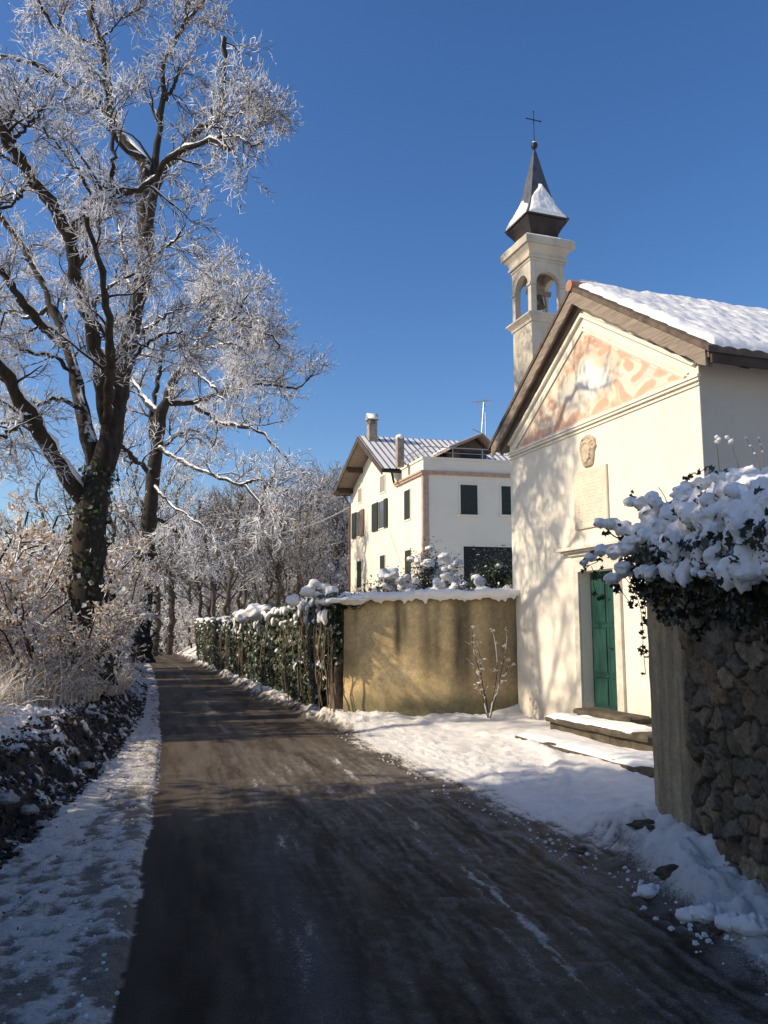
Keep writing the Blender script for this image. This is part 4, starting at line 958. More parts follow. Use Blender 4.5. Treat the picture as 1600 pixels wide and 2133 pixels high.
MB().tube([(xm + .05, .15, 1.28), (xm + .05, .11, 1.28), (xm + .12, .11, 1.28)], .009, 8).lathe([(.022, 0), (.022, .004)], 12, (xm + .05, .15, 1.28)).build('handle', M['iron'], door, True)
# steps
def step(x0, x1, off, z0, z1, lip, name='step', mat='stone_step', seed=0, y1=-.047):
    nx, ny = 60, 14; m = MB()
    prof = [(-off + .03, z0), (-off + .03, z1 - .075), (-off - lip, z1 - .07), (-off - lip - .01, z1 - .04), (-off - lip + .005, z1 - .012), (-off + .03, z1), (y1 - .02, z1), (y1, z1), (y1, z0)]
    rings = []
    for i, x in enumerate(np.linspace(x0, x1, nx)):
        e = min(i, nx - 1 - i); k = .03 if e == 0 else .01 if e == 1 else 0
        rings.append([(x, min(y1, yy + .05 * (vnoise(x * 3.1, zz * 6, seed) - .5) * (j in (0, 1, 2, 3, 4)) + (k if j < 5 else 0)), zz + .025 * (vnoise(x * 2.3, j * .4, seed + 5) - .5) * (j in (3, 4, 5, 6)) - (k if j in (5, 6, 7) else 0)) for j, (yy, zz) in enumerate(prof)])
    m.loft(rings, True, True); return m.build(name, M[mat], chapel, False)
def step_snow(parent, x0, x1, ya, yb, z, th, seed, melt):
    X, Y = np.meshgrid(np.linspace(x0, x1, 90), np.linspace(ya, yb, 24), indexing='ij')
    n = fbm(X * 2.2, Y * 4, 0, 4, seed); e = np.minimum(np.minimum((X - x0), (x1 - X)), np.minimum(Y - ya, (yb - Y) + .3))
    t_ = th * (.4 + n) * sstep(0, .10, e + .08 * (n - .5)) - melt * sstep(.5, .7, fbm(X * 1.4, Y * 5, 3, 3, seed + 9)); m = MB(); m.grid(X, Y, z + t_ - .012)
    m.build('step_snow', M['snow'], parent, True)
O1, O2, O3 = .34, .78, 1.30
a = fp(1194, 1473, O1); b = fp(1315, 1495, O1); z1 = (a[1] + b[1]) / 2; s1 = step(a[0], b[0], O1, -.2, z1, .035, seed=1)
c = fp(1136, 1492, O2); d = fp(1348, 1530, O2); z2 = (c[1] + d[1]) / 2; s2 = step(c[0], d[0], O2, -.3, z2, .04, seed=2, y1=-.003)
step_snow(s2, c[0] + .02, d[0] - .25, -O2 - .03, -O1 - .02, z2, .05, 5, .03)
e_ = fp(1078, 1502, O3); f_ = fp(1300, 1582, O3); z3 = (e_[1] + f_[1]) / 2; z3 -= .105; s3 = step(e_[0] - .1, f_[0] + .75, O3, -.3, z3, .02, seed=3, y1=-.003)
step_snow(s3, e_[0] - .08, f_[0] + .5, -O3 - .02, -.02, z3, .055, 8, .02)
print('steps', a, b, c, d, e_, f_)
# ------------------------------------------------------------------ bell tower
TD = 15.4; S_ = .765 * TD / 15.2
tc = at(1124, 1300, TD)
def tz(py): return float(at(1104, py, TD)[2])
tower = empty('bell_tower', (tc[0], tc[1], 0), CA - math.pi / 2)
tag(tower, 'slender bell tower with dark snowy spire behind the chapel roof', 'bell tower')
def sq(x0, ex, z): return [(-S_ - ex, -ex, z), (ex, -ex, z), (ex, S_ + ex, z), (-S_ - ex, S_ + ex, z)]
zb = tz(652); zc = tz(541); zt = tz(496)
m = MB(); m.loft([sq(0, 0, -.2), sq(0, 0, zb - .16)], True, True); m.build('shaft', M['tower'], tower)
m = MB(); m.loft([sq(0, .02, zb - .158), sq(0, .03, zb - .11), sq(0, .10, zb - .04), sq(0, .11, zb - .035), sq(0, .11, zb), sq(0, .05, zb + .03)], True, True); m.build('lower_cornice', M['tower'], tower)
# belfry : four faces with round-headed openings, built as wall slabs with thickness
pw = .125; thk = .12; sp = zb + .03; hgt = zc - sp; ah = hgt * .58; half = S_ / 2 - pw
belf = MB()
def arch_face(o, ux, uy):   # o origin corner, ux along wall, uy inward
    o, ux, uy = np.array(o, float), np.array(ux, float), np.array(uy, float)
    P = lambda x, z, d: tuple(o + ux * x + uy * d + np.array([0, 0, z]))
    c = S_ / 2; n = 14
    arc = [(c - half * math.cos(math.pi * k / n), sp + ah + half * math.sin(math.pi * k / n)) for k in range(n + 1)]
    a0 = thk   # butt against the neighbouring slab
    belf.hexa([P(a0, sp, 0), P(pw, sp, 0), P(pw, sp, thk), P(a0, sp, thk), P(a0, sp + ah, 0), P(pw, sp + ah, 0), P(pw, sp + ah, thk), P(a0, sp + ah, thk)])
    belf.hexa([P(S_ - pw, sp, 0), P(S_ - a0, sp, 0), P(S_ - a0, sp, thk), P(S_ - pw, sp, thk), P(S_ - pw, sp + ah, 0), P(S_ - a0, sp + ah, 0), P(S_ - a0, sp + ah, thk), P(S_ - pw, sp + ah, thk)])
    xs = [a0, pw] + [q[0] for q in arc[1:-1]] + [S_ - pw, S_ - a0]; zs = [sp + ah, sp + ah] + [q[1] for q in arc[1:-1]] + [sp + ah, sp + ah]
    for (xa, za), (xb, zb_) in zip(zip(xs, zs), zip(xs[1:], zs[1:])):
        belf.hexa([P(xa, za, 0), P(xb, zb_, 0), P(xb, zb_, thk), P(xa, za, thk), P(xa, zc, 0), P(xb, zc, 0), P(xb, zc, thk), P(xa, zc, thk)])
arch_face((-S_, 0, 0), (1, 0, 0), (0, 1, 0)); arch_face((0, 0, 0), (0, 1, 0), (-1, 0, 0)); arch_face((0, S_, 0), (-1, 0, 0), (0, -1, 0)); arch_face((-S_, S_, 0), (0, -1, 0), (1, 0, 0))
for cx in (-S_, -thk):
    for cy in (0, S_ - thk): belf.box(cx + .0015, cx + thk - .0015, cy + .0015, cy + thk - .0015, sp, zc)
belf.build('belfry', M['tower'], tower)
for cx, cy, ax in ((-S_ / 2, -.012, 0), (.012, S_ / 2, 1)):
    for sgn in (-1, 1):      # imposts of the arches
        m = MB(); w = pw / 2 + .01 - .02 * (ax == 1 and sgn == -1); c = sgn * (S_ / 2 - pw / 2)
        if ax == 0: m.box(cx + c - w, cx + c + w, -.022, -.002, sp + ah - .05, sp + ah)
        else: m.box(.002, .022, cy + c - w, cy + c + w, sp + ah - .05, sp + ah)
        m.build('impost', M['tower'], tower)
m = MB(); m.loft([sq(0, .015, zc + .001), sq(0, .015, zc + .05), sq(0, .055, zc + .055), sq(0, .06, zc + .10), sq(0, .03, zc + .105), sq(0, .04, zc + .17), sq(0, .06, zc + .21), sq(0, .12, zc + .275), sq(0, .13, zc + .30), sq(0, .165, zc + .305), sq(0, .17, zt)], True, True); m.build('cornice', M['tower'], tower)
def snow_slab(x0, x1, y0, y1, z, th, seed, parent, n=46):
    X, Y = np.meshgrid(np.linspace(x0, x1, n), np.linspace(y0, y1, n), indexing='ij'); e = np.minimum(np.minimum(X - x0, x1 - X), np.minimum(Y - y0, y1 - Y))
    m = MB(); m.grid(X, Y, z - .004 + th * np.sqrt(np.clip(e / .05, 0, 1)) * (.7 + .6 * fbm(X * 6, Y * 6, 0, 3, seed))); return m.build('ledge_snow', M['snow'], parent, True)
snow_slab(-S_ - .16, .16, -.16, S_ + .16, zt + .002, .055, 3, tower)
cx, cy = -S_ / 2, S_ / 2
def sqc(h, z): return [(cx - h, cy - h, z), (cx + h, cy - h, z), (cx + h, cy + h, z), (cx - h, cy + h, z)]
ze = tz(447) + .0; zap = tz(286)
m = MB(); k = S_ / 2
m.loft([sqc(k * 1.02, zt + .003), sqc(k * .86, zt + .10), sqc(k * .80, zt + .2), sqc(k * .92, zt + .30), sqc(k * 1.20, ze - .03)], True, True); m.build('spire_base', M['spire_skirt'], tower)
prof = [(1.26, 0, 0), (1.24, .02, 1), (1.04, .13, 1), (.80, .30, 1), (.62, .48, 1), (.42, .80, 1), (.24, 1.12, 1), (.06, 1.44, 1)]
hs = zap - ze; prof = [(k * a, ze + b * hs / 1.44) for a, b, _ in prof]
m = MB(); m.loft([sqc(a, z) for a, z in prof], True, True); spire = m.build('spire', M['lead'], tower)
def spire_snow():
    m = MB(); zz = np.array([p[1] for p in prof[1:]]); hh = np.array([p[0] for p in prof[1:]])
    for dx, dy, top, wd, lim in ((1, 0, .50, .92, 0), (0, -1, .30, .9, 0), (-1, 0, .46, .92, 0), (0, 1, .4, .9, 0)):
        T, S2 = np.meshgrid(np.linspace(0, 1, 40), np.linspace(-1, 1, 34), indexing='ij')
        z = zz[0] + T * (zz[-1] - zz[0]) * top; h = np.interp(z, zz, hh); n = fbm(S2 * 2.5 + dx, T * 4, dy + 2, 3, 7)
        wid = wd * np.clip(1 - .85 * sstep(.5, 1, T + .35 * (n - .5)), .05, 1)
        th = .045 * np.sqrt(np.clip(1 - np.abs(S2) ** 4, 0, 1)) * sstep(0, .12, 1 - T) * (.6 + .8 * n) * np.sqrt(np.clip(T / .04, 0, 1)) + .001
        o = h + th + .004; s = S2 * wid * h
        m.grid(cx + dx * o - dy * s, cy + dy * o + dx * s, z + th * .6)
    m.build('spire_snow', M['snow'], spire, True)
spire_snow()
zball = tz(274)
m = MB(); m.lathe([(.012, -.16), (.02, -.12), (.018, -.09), (.045, -.07), (.066, -.03), (.07, .01), (.055, .05), (.02, .075), (.012, .1)], 16, (cx, cy, zball)); m.build('finial', M['iron'], tower, True)
m = MB(); m.lathe([(.05, .048), (.04, .075), (.014, .09)], 12, (cx, cy, zball + .002)); m.build('finial_snow', M['snow'], tower, True)
zx = tz(219); ztop = tz(201)
m = MB(); m.tube([(cx, cy, zball + .06), (cx, cy, ztop)], .011, 8); m.tube([(cx - .0, cy - .17, zx), (cx, cy + .17, zx)], .0105, 8)
for p in ((cx, cy - .17, zx), (cx, cy + .17, zx), (cx, cy, ztop)): m.add(np.array(p) + ICO_V * .017, [ICO_F])
m.tube([(cx, cy - .02, zball + .05), (cx, cy + .02, zball + .13)], .006, 6); m.build('cross', M['iron'], tower, True)
# bell with yoke
zy = sp + ah * .98
m = MB(); m.lathe([(.03, 0), (.07, -.015), (.085, -.05), (.095, -.14), (.12, -.21), (.14, -.245), (.132, -.25)], 20, (cx, cy, zy - .09)); bell = m.build('bell', M['bronze'], tower, True)
m = MB(); m.box(cx - .035, cx + .035, cy - half - .02, cy + half + .02, zy - .07, zy + .02); m.box(cx - .05, cx + .05, cy - .12, cy + .12, zy + .022, zy + .12); m.build('yoke', M['wood'], bell)
m = MB(); m.tube([(cx + .03, cy + .12, zy - .02), (cx + .03, cy + .16, zy - .3), (cx + .03, cy + .14, sp + .02)], .018, 6); m.build('bell_lever', M['wood'], bell)
# ------------------------------------------------------------------ villa
HO = at(884, 1300, 33.0); HO[2] = 0
ga = R_(18.6); HG = np.array([-math.sin(ga), math.cos(ga), 0]); hr = R_(13.0); HR = np.array([math.cos(hr), math.sin(hr), 0])
HN = np.array([math.cos(ga), math.sin(ga), 0])      # normal of the gable face, pointing in
RN = np.array([-math.sin(hr), math.cos(hr), 0])
def hg(px, py, b=0.0):
    q = on_plane(px, py, HO + HR * b, HN); d = q - HO - HR * b; return float(np.dot(d, HG)), float(q[2])
def hrt(px, py):
    q = on_plane(px, py, HO, RN); return float(np.dot(q - HO, HR)), float(q[2])
house = empty('villa', HO); tag(house, 'pale yellow villa with green shutters and tiled gable roof behind the garden wall', 'house')
def T(v): v = np.asarray(v, float); return v[..., :1] * HG + v[..., 1:2] * HR + np.concatenate([0 * v[..., :2], v[..., 2:3]], -1)
class HB(MB):      # shapes given in (along gable, along side, up)
    def build(s, *a, **k): s.v = [T(v) for v in s.v]; return MB.build(s, *a, **k)
aL = hg(730, 1100)[0]; OVH = -.85
el = hg(695.5, 1027, OVH); rg = hg(747, 911, OVH); er = hg(797, 978, OVH)
print('house aL', aL, 'eave', el, 'ridge', rg, er)
par = (hg(879, 953)[1] + hrt(1060, 959)[1]) / 2; cor = (hg(875, 988)[1] + hrt(1060, 992)[1]) / 2
a1 = hg(826, 1000)[0]
sl = (rg[1] - el[1]) / (el[0] - rg[0]); sr_ = (rg[1] - er[1]) / (rg[0] - er[0])
LEN = 13.0
def rz_(a): return rg[1] - (a - rg[0]) * sl if a > rg[0] else rg[1] - (rg[0] - a) * sr_
m = HB()
m.prism([(0, 0, .3), (aL, 0, .3), (aL, 0, rz_(aL) - .16), (rg[0], 0, rg[1] - .2), (a1, 0, rz_(a1) - .16), (a1, 0, par - .1), (0, 0, par - .1)], (0, LEN, 0))
hw = m.build('wall', M['house'], house)
# string course and parapet of the terrace
m = HB(); m.box(-.10, a1, -.10, -.003, cor - .07, cor + .09); m.box(-.10, -.003, -.003, LEN, cor - .07, cor + .09); m.box(-.15, a1, -.15, -.101, cor + .02, cor + .092); m.box(-.15, -.101, -.101, LEN, cor + .02, cor + .092); m.build('string_course', M['pink'], house)
m = HB(); m.box(-.05, a1 - .02, -.05, .14, par - .097, par); m.box(-.05, .14, .141, LEN, par - .097, par); m.build('parapet_coping', M['cream'], house)
m = HB(); m.box(-.02, .16, -.035, -.003, .4, cor - .075); m.box(-.035, -.003, -.003, .22, .4, cor - .075); m.build('corner_strip', M['pink'], house)
rl = HB(); zt_ = par + .44
for a, b in [(.04, .04)] + [(.04, 1.3 * k) for k in range(1, 9)] + [(1.3, .04), (2.5, .04)]: rl.tube([(a, b, par), (a, b, zt_)], .018, 6)
rl.tube([(.04, .04, zt_), (.04, LEN, zt_)], .02, 6); rl.tube([(.04, .04, zt_), (a1 - .3, .04, zt_)], .02, 6); rl.tube([(.04, .04, par + .22), (.04, LEN, par + .22)], .012, 6); rl.tube([(.04, .04, par + .22), (a1 - .3, .04, par + .22)], .012, 6)
rl.build('terrace_railing', M['metal'], house, True)
# roof
rf = HB()
rf.prism([(el[0], OVH, el[1] - .12), (rg[0], OVH, rg[1] - .12), (rg[0], OVH, rg[1]), (el[0], OVH, el[1])], (0, LEN - OVH + .5, 0))
rf.prism([(rg[0] - .003, OVH, rg[1] - .12), (er[0], OVH, er[1] - .12), (er[0], OVH, er[1]), (rg[0] - .003, OVH, rg[1])], (0, LEN - OVH + .5, 0))
roof_h = rf.build('roof', M['wood'], house)
bb = HB()
for (aa, za), (ab, zb_) in (((el[0] + .03, el[1]), (rg[0], rg[1])), ((rg[0], rg[1]), (er[0] - .03, er[1]))):
    bb.prism([(aa, OVH - .05, za - .24), (ab, OVH - .05, zb_ - .24), (ab, OVH - .05, zb_ + .02), (aa, OVH - .05, za + .02)], (0, .047, 0))
bb.build('barge_board', M['wood_dark'], roof_h)
pr = HB()
for a in (aL - .4, (aL + rg[0]) / 2, rg[0], (rg[0] + er[0]) / 2): 
    z = rz_(a) - .13; pr.box(a - .09, a + .09, OVH + .05, -.003, z - .24, z - .004)
pr.build('purlin', M['wood_dark'], roof_h)
def tiles(h, sgn, mat, name, wave, off, seed):
    (a0, z0), (a1_, z1_) = (rg, el) if sgn < 0 else (rg, er)
    b = np.linspace(OVH - .04, LEN + .5, 700); t = np.linspace(0, 1.015, 12); TT, B = np.meshgrid(t, b, indexing='xy')
    A = a0 + (a1_ - a0) * TT; Z = z0 + (z1_ - z0) * TT + off + wave * np.sin(B * 2 * math.pi / .30) + (.03 * (fbm(A * 1.1, B * 1.1, 0, 3, seed) - .5) if seed else 0)
    m = HB(); m.grid(A, B, Z); return m.build(name, M[mat], h, True)
for s_ in (-1, 1): tiles(roof_h, s_, 'tile_grey', 'roof_tiles', .045, .07, 0) if False else None
M['tile_grey'] = simple('grey_roof_tile', (.14, .13, .13), .8, .3, 6)
for s_ in (-1, 1): tiles(roof_h, s_, 'tile_grey', 'roof_tiles', .045, .06, 0); tiles(roof_h, s_, 'snow', 'roof_snow', .0, .083, 9)
m = HB(); m.tube([(er[0], OVH, er[1] - .06), (er[0], LEN, er[1] - .06)], .07, 8); m.tube([(el[0], OVH, el[1] - .06), (el[0], LEN, el[1] - .06)], .07, 8); m.build('gutter', M['iron'], roof_h, True)
m = HB(); dl = aL + .0; m.tube([(el[0] - .05, -.3, el[1] - .1), (dl - .05, -.07, el[1] - .7), (dl - .05, -.07, .4)], .05, 8); m.build('downpipe', simple('brown_pipe', (.20, .10, .07), .6, .2), house, True)
m = HB(); m.tube([(er[0] + .1, -.4, er[1] - .1), (a1 + .1, -.07, er[1] - .5), (a1 + .1, -.07, cor + .1)], .05, 8); m.build('terrace_downpipe', M['iron'], house, True)
# chimneys
M['chimney_render'] = simple('stained_chimney_render', (.30, .25, .20), .9, .4, 5)
def chimney(px0, px1, pyt, pyb, Y, capped, nm):
    p = at((px0 + px1) / 2, pyb, Y) - HO; q = at((px0 + px1) / 2, pyt, Y); w = (px1 - px0) / 1716 * Y * .5 * .8
    a = float(np.dot(p, HG) - 0); r = p[:2]; Mx = np.linalg.inv(np.array([HG[:2], HR[:2]]).T); a, b = Mx @ p[:2]
    zt2 = q[2]; m = HB(); m.box(a - w, a + w, b - w, b + w, p[2] - (.8 if capped else .1), zt2 - .55 * capped)
    if capped:
        z = zt2 - .55
        for da, db in ((-1, -1), (1, -1), (1, 1), (-1, 1)): m.box(a + da * w - .09 * (da > 0) , a + da * w + .09 * (da < 0), b + db * w - .09 * (db > 0), b + db * w + .09 * (db < 0), z, z + .22)
        m.box(a - w * .5, a + w * .5, b - w * .5, b + w * .5, z, z + .2)
        m.prism([(a - w * 1.35, b - w * 1.35, z + .222), (a + w * 1.35, b - w * 1.35, z + .222), (a, b - w * 1.35, z + .5)], (0, 0, 0)) if False else None
        m.prism([(a - w * 1.4, b - w * 1.4, z + .222), (a + w * 1.4, b - w * 1.4, z + .222), (a, b - w * 1.4, z + .50)], T_in(0, w * 2.8))
    c = m.build('chimney', M['chimney_render'], roof_h)
    s = HB()
    if capped:
        for sg in (-1, 1): s.prism([(a, b - w * 1.35, z + .505), (a + sg * w * 1.4, b - w * 1.35, z + .232), (a + sg * w * 1.3, b - w * 1.35, z + .29), (a, b - w * 1.35, z + .57)], T_in(0, w * 2.7))
    else: s.add(np.array([a, b, zt2 + .02]) + ICO_V * np.array([w * 1.25, w * 1.25, .14]), [ICO_F])
    s.build('chimney_snow', M['snow'], c, True)
def T_in(a, b): return (a, b, 0)
chimney(764, 786, 862, 912, 38.5, True, 'chimney'); chimney(824, 842, 912, 968, 34.5, False, 'chimney')
# dormer
p = at(981, 942, 36.5) - HO; Mx = np.linalg.inv(np.array([HG[:2], HR[:2]]).T); da, db = Mx @ p[:2]; zd = p[2]
k = 36.5 / 1716
m = HB(); m.prism([(da, db - 35 * k, zd - .9), (da, db + 35 * k, zd - .9), (da, db + 35 * k, zd + .1), (da, db + 4 * k, zd + 31 * k), (da, db - 35 * k, zd + .1)], (2.6, 0, 0)); dm = m.build('dormer', M['wood_dark'], roof_h)
m = HB()
for b0, b1, z1d in ((-56, 18, 0), (50, 18, 6)):
    m.prism([(da - .45, db + b0 * k, zd - .02 + z1d * k * .5), (da - .45, db + b1 * k, zd + 34 * k), (da - .45, db + b1 * k, zd + 38 * k), (da - .45, db + b0 * k, zd + .10 + z1d * k * .5)], (3.2, 0, 0))
m.build('dormer_roof', M['wood'], dm)
m = HB()
for b0, b1, z1d in ((-57, 18, 0), (51, 18, 6)):
    m.prism([(da - .42, db + b0 * k, zd + .105 + z1d * k * .5), (da - .42, db + b1 * k, zd + 38.2 * k), (da - .42, db + b1 * k, zd + 41.5 * k), (da - .42, db + b0 * k, zd + .16 + z1d * k * .5)], (3.1, 0, 0))
m.build('dormer_snow', M['snow'], dm)
m = HB(); m.box(da - .03, da - .003, db - 25 * k, db + 20 * k, zd - .85, zd + .0); m.build('dormer_window', M['dark'], dm)
# antenna
p0 = at(1003, 915, 38) ; q = lambda x, y: T_in2(at(x, y, 38))
def T_in2(p): d = p - HO; a, b = Mx @ d[:2]; return (a, b, p[2])
m = HB(); m.tube([q(1002, 925), q(1008, 838)], .03, 6); m.tube([q(1012, 912), q(1011, 858)], .025, 6)
m.tube([q(984, 838), q(1024, 834)], .02, 6); m.tube([q(990, 846), q(1020, 826)], .02, 6); m.tube([q(984, 894), q(1003, 902)], .022, 6)
for i in range(6): x = 986 + i * 6.5; m.tube([q(x, 832), q(x + 4, 843)], .012, 5)
for i in range(4): y = 850 + i * 9; m.tube([q(1001, y), q(1014, y - 3)], .012, 5)
m.build('antenna', M['metal'], roof_h)
# windows
def window_gable(x0, y0, x1, y1, pane, name='window', d=.0):
    a0, z0 = hg((x0 + x1) / 2, y0); a0 = hg(x0, y0)[0]; a1w, z1 = hg(x1, y1); zt0 = hg((x0 + x1) / 2, y0)[1]; zb0 = hg((x0 + x1) / 2, y1)[1]; lo, hi = min(a0, a1w), max(a0, a1w)
    m = HB(); m.box(lo - .06, hi + .06, -.035, -.003, zb0 - .06, zb0); m.box(lo - .06, hi + .06, -.03, -.003, zt0, zt0 + .06); m.box(lo - .06, lo, -.03, -.003, zb0, zt0); m.box(hi, hi + .06, -.03, -.003, zb0, zt0)
    f = m.build(name, M['cream'], house); m = HB(); m.box(lo + .001, hi - .001, -.012, -.002, zb0 + .001, zt0 - .001); m.build('pane', M[pane], f); return lo, hi, zb0, zt0, f
def leaf(a0, a1s, z0, z1, mat, parent, d0=-.075, d1=-.037):
    m = HB(); m.box(a0, a1s, d0, d1, z0, z1)
    n = int((z1 - z0) / .075)
    for k in range(n): m.box(a0 + .05, a1s - .05, d0 - .012, d0 - .001, z0 + .05 + k * .075, z0 + .085 + k * .075)
    return m.build('shutter', M[mat], parent)
window_gable(747, 1018.5, 754, 1046, 'shutter_grey'); 
lo, hi, zb0, zt0, f = window_gable(792.5, 991.5, 803, 1025, 'shutter_grey')
lo, hi, zb0, zt0, f = window_gable(744.5, 1066, 751.5, 1117, 'glass'); w = hg(735, 1090)[0] - hi; leaf(hi + .01, hi + w, zb0 - .04, zt0 + .03, 'shutter', f); leaf(lo - w * .8, lo - .01, zb0 - .04, zt0 + .03, 'shutter_brown', f)
lo, hi, zb0, zt0, f = window_gable(789.5, 1044, 802, 1100, 'glass'); w = hg(777, 1070)[0] - hi; leaf(hi + .01, hi + w, zb0 - .04, zt0 + .03, 'dark_shutter', f) if 'dark_shutter' in M else leaf(hi + .01, hi + w, zb0 - .04, zt0 + .03, 'shutter', f)
w2 = lo - hg(808.6, 1070)[0]; leaf(lo - w2, lo - .01, zb0 - .04, zt0 + .03, 'shutter', f)
for x0, y0, x1, y1 in ((843, 1021, 855.6, 1082), (844.5, 1146, 858, 1208), (792.5, 1157, 803, 1215), (744.6, 1169, 753.7, 1224)):
    lo, hi, zb0, zt0, f = window_gable(x0, y0, x1, y1, 'dark'); mid = (lo + hi) / 2; leaf(lo + .01, mid - .005, zb0 + .01, zt0 - .01, 'shutter', f, -.033, -.013); leaf(mid + .005, hi - .01, zb0 + .01, zt0 - .01, 'shutter', f, -.033, -.013)
def window_side(x0, y0, x1, y1, mat, sill=True, nm='window'):
    b0, zt0 = hrt(x0, y0); b1, zb0 = hrt(x1, y1); m = HB(); m.box(-.03, -.003, b0 - .07, b1 + .07, zt0, zt0 + .08); m.box(-.03, -.003, b0 - .07, b0, zb0, zt0); m.box(-.03, -.003, b1, b1 + .07, zb0, zt0)
    m.box(-.10 if sill else -.03, -.003, b0 - .14, b1 + .14, zb0 - .09, zb0); f = m.build(nm, M['house'], house)
    n = int((zt0 - zb0) / .09); m = HB(); m.box(-.014, -.003, b0 + .001, b1 - .001, zb0 + .001, zt0 - .001)
    for k in range(n): m.box(-.022, -.0145, b0 + .04, b1 - .04, zb0 + .03 + k * .09, zb0 + .07 + k * .09)
    m.build('shutter', M[mat], f)
window_side(958.5, 1009.5, 995, 1073, 'dark_shutter' if 'dark_shutter' in M else 'shutter'); window_side(1043.6, 1012.5, 1080, 1073.5, 'shutter')
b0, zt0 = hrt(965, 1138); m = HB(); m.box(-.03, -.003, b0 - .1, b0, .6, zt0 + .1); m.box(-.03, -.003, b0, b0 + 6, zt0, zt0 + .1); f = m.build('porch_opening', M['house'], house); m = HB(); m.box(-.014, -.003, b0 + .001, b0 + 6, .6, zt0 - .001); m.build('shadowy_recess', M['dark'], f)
# ------------------------------------------------------------------ service cable
p = at(728, 1056, 36.6); q = at(520, 1121, 30.0); n = 24
pts = [p * (1 - t) + q * t - np.array([0, 0, .25 * 4 * t * (1 - t)]) for t in np.linspace(0, 1.0, n)]
m = MB(); m.tube(pts, .022, 6); tag(m.build('overhead_cable', simple('frosted_cable', (.55, .55, .56), .7, .1), None, True), 'snow-coated cable running from the villa toward the roadside trees', 'cable')
# ------------------------------------------------------------------ stone wall beside the viewer
SX, SY0, SY1, SH = 2.11, 5.72, 6.40, 2.04
sw = empty('stone_wall', (SX, SY0, 0)); tag(sw, 'rough fieldstone wall with plastered end standing at the right edge', 'stone wall')
def stone_face():
    Y = np.concatenate([np.linspace(.2, 3.0, 70)[:-1], np.linspace(3.0, SY0, 250)]); Z = np.linspace(-.15, SH, 185); YY, ZZ = np.meshgrid(Y, Z, indexing='ij')
    sites, cols, offs = [], [], []
    z = -.2
    while z < SH + .2:
        h = rng.uniform(.055, .17); y = -.1 + rng.uniform(0, .2)
        while y < SY0 + .4:
            w = rng.uniform(.08, .30); sites.append((y + w / 2 + rng.uniform(-.05, .05), z + h / 2 + rng.uniform(-.07, .07))); y += w
            base = np.array([(.20, .155, .10), (.26, .20, .125), (.15, .12, .085), (.22, .165, .11), (.17, .145, .11), (.27, .185, .11)][rng.integers(6)]); cols.append(base * rng.uniform(.75, 1.2)); offs.append(rng.uniform(-.016, .022))
        z += h
    S = np.array(sites); C = np.array(cols); O = np.array(offs); TX = rng.normal(size=(len(S), 2)) * .13
    wy = YY + .11 * (fbm(YY * 7, ZZ * 7, 0, 4, 11) - .5); wz = ZZ + .09 * (fbm(YY * 7, ZZ * 7, 5, 3, 12) - .5)
    f1 = np.full(YY.shape, 9.); f2 = f1.copy(); id1 = np.zeros(YY.shape, int)
    for i, (a, b) in enumerate(S):
        d = np.sqrt((wy - a) ** 2 + ((wz - b) * 1.5) ** 2); m = d < f1
        f2 = np.where(m, f1, np.minimum(f2, d)); f1 = np.where(m, d, f1); id1 = np.where(m, i, id1)
    e = f2 - f1; k = sstep(.003, .022, e)
    dy = YY - S[id1, 0]; dz = ZZ - S[id1, 1]
    out = .034 * k + (O[id1] + TX[id1, 0] * dy + TX[id1, 1] * dz) * k + .035 * (fbm(YY * 11, ZZ * 11, 0, 4, 13) - .5) * k + .024 * (fbm(YY * 34, ZZ * 34, 0, 3, 14) - .5) + .06 * (fbm(YY * .9, ZZ * .9, 0, 2, 15) - .5)
    edge = sstep(0, .06, SY0 - YY + .03 * (fbm(ZZ * 5, 0, 0, 3, 4) - .5)); out = out * edge - .0 * (1 - edge)
    out[-1] = -.01
    c = C[id1] * (.65 + .7 * fbm(YY * 22, ZZ * 22, 0, 4, 16))[..., None]
    mort = np.array([.085, .072, .055]); c = c * k[..., None] + mort * (1 - k[..., None])
    moss = sstep(.55, .72, fbm(YY * 2.2, ZZ * 2.2, 3, 4, 17)) * .5; c = c * (1 - moss[..., None]) + np.array([.07, .075, .035]) * moss[..., None]
    m = MB(); m.grid(SX - out - .01, YY, ZZ); t = NT('fieldstone'); a = t.noise(45, 5, .65); b = t.noise(160, 3, .6)
    col_ = t.mix(1.0, t.attr('tint'), t.ramp(a, [(.3, .6), (.7, 1.35)]), 'MULTIPLY'); mat = t.bsdf(col_, .9, t.bump(t.math('ADD', a, t.math('MULTIPLY', b, .4)), .7, .012), .15)
    m.v = [v - np.array([SX, SY0, 0]) for v in m.v]
    m.build('stone_face', mat, sw, True, {'tint': c.reshape(-1, 3)})
    m = MB(); m.box(SX + .012, SX + .5, .2, SY0 - .004, -.15, SH - .004); m.v = [v - np.array([SX, SY0, 0]) for v in m.v]; m.build('wall_core', M['stone_step'], sw)
stone_face()
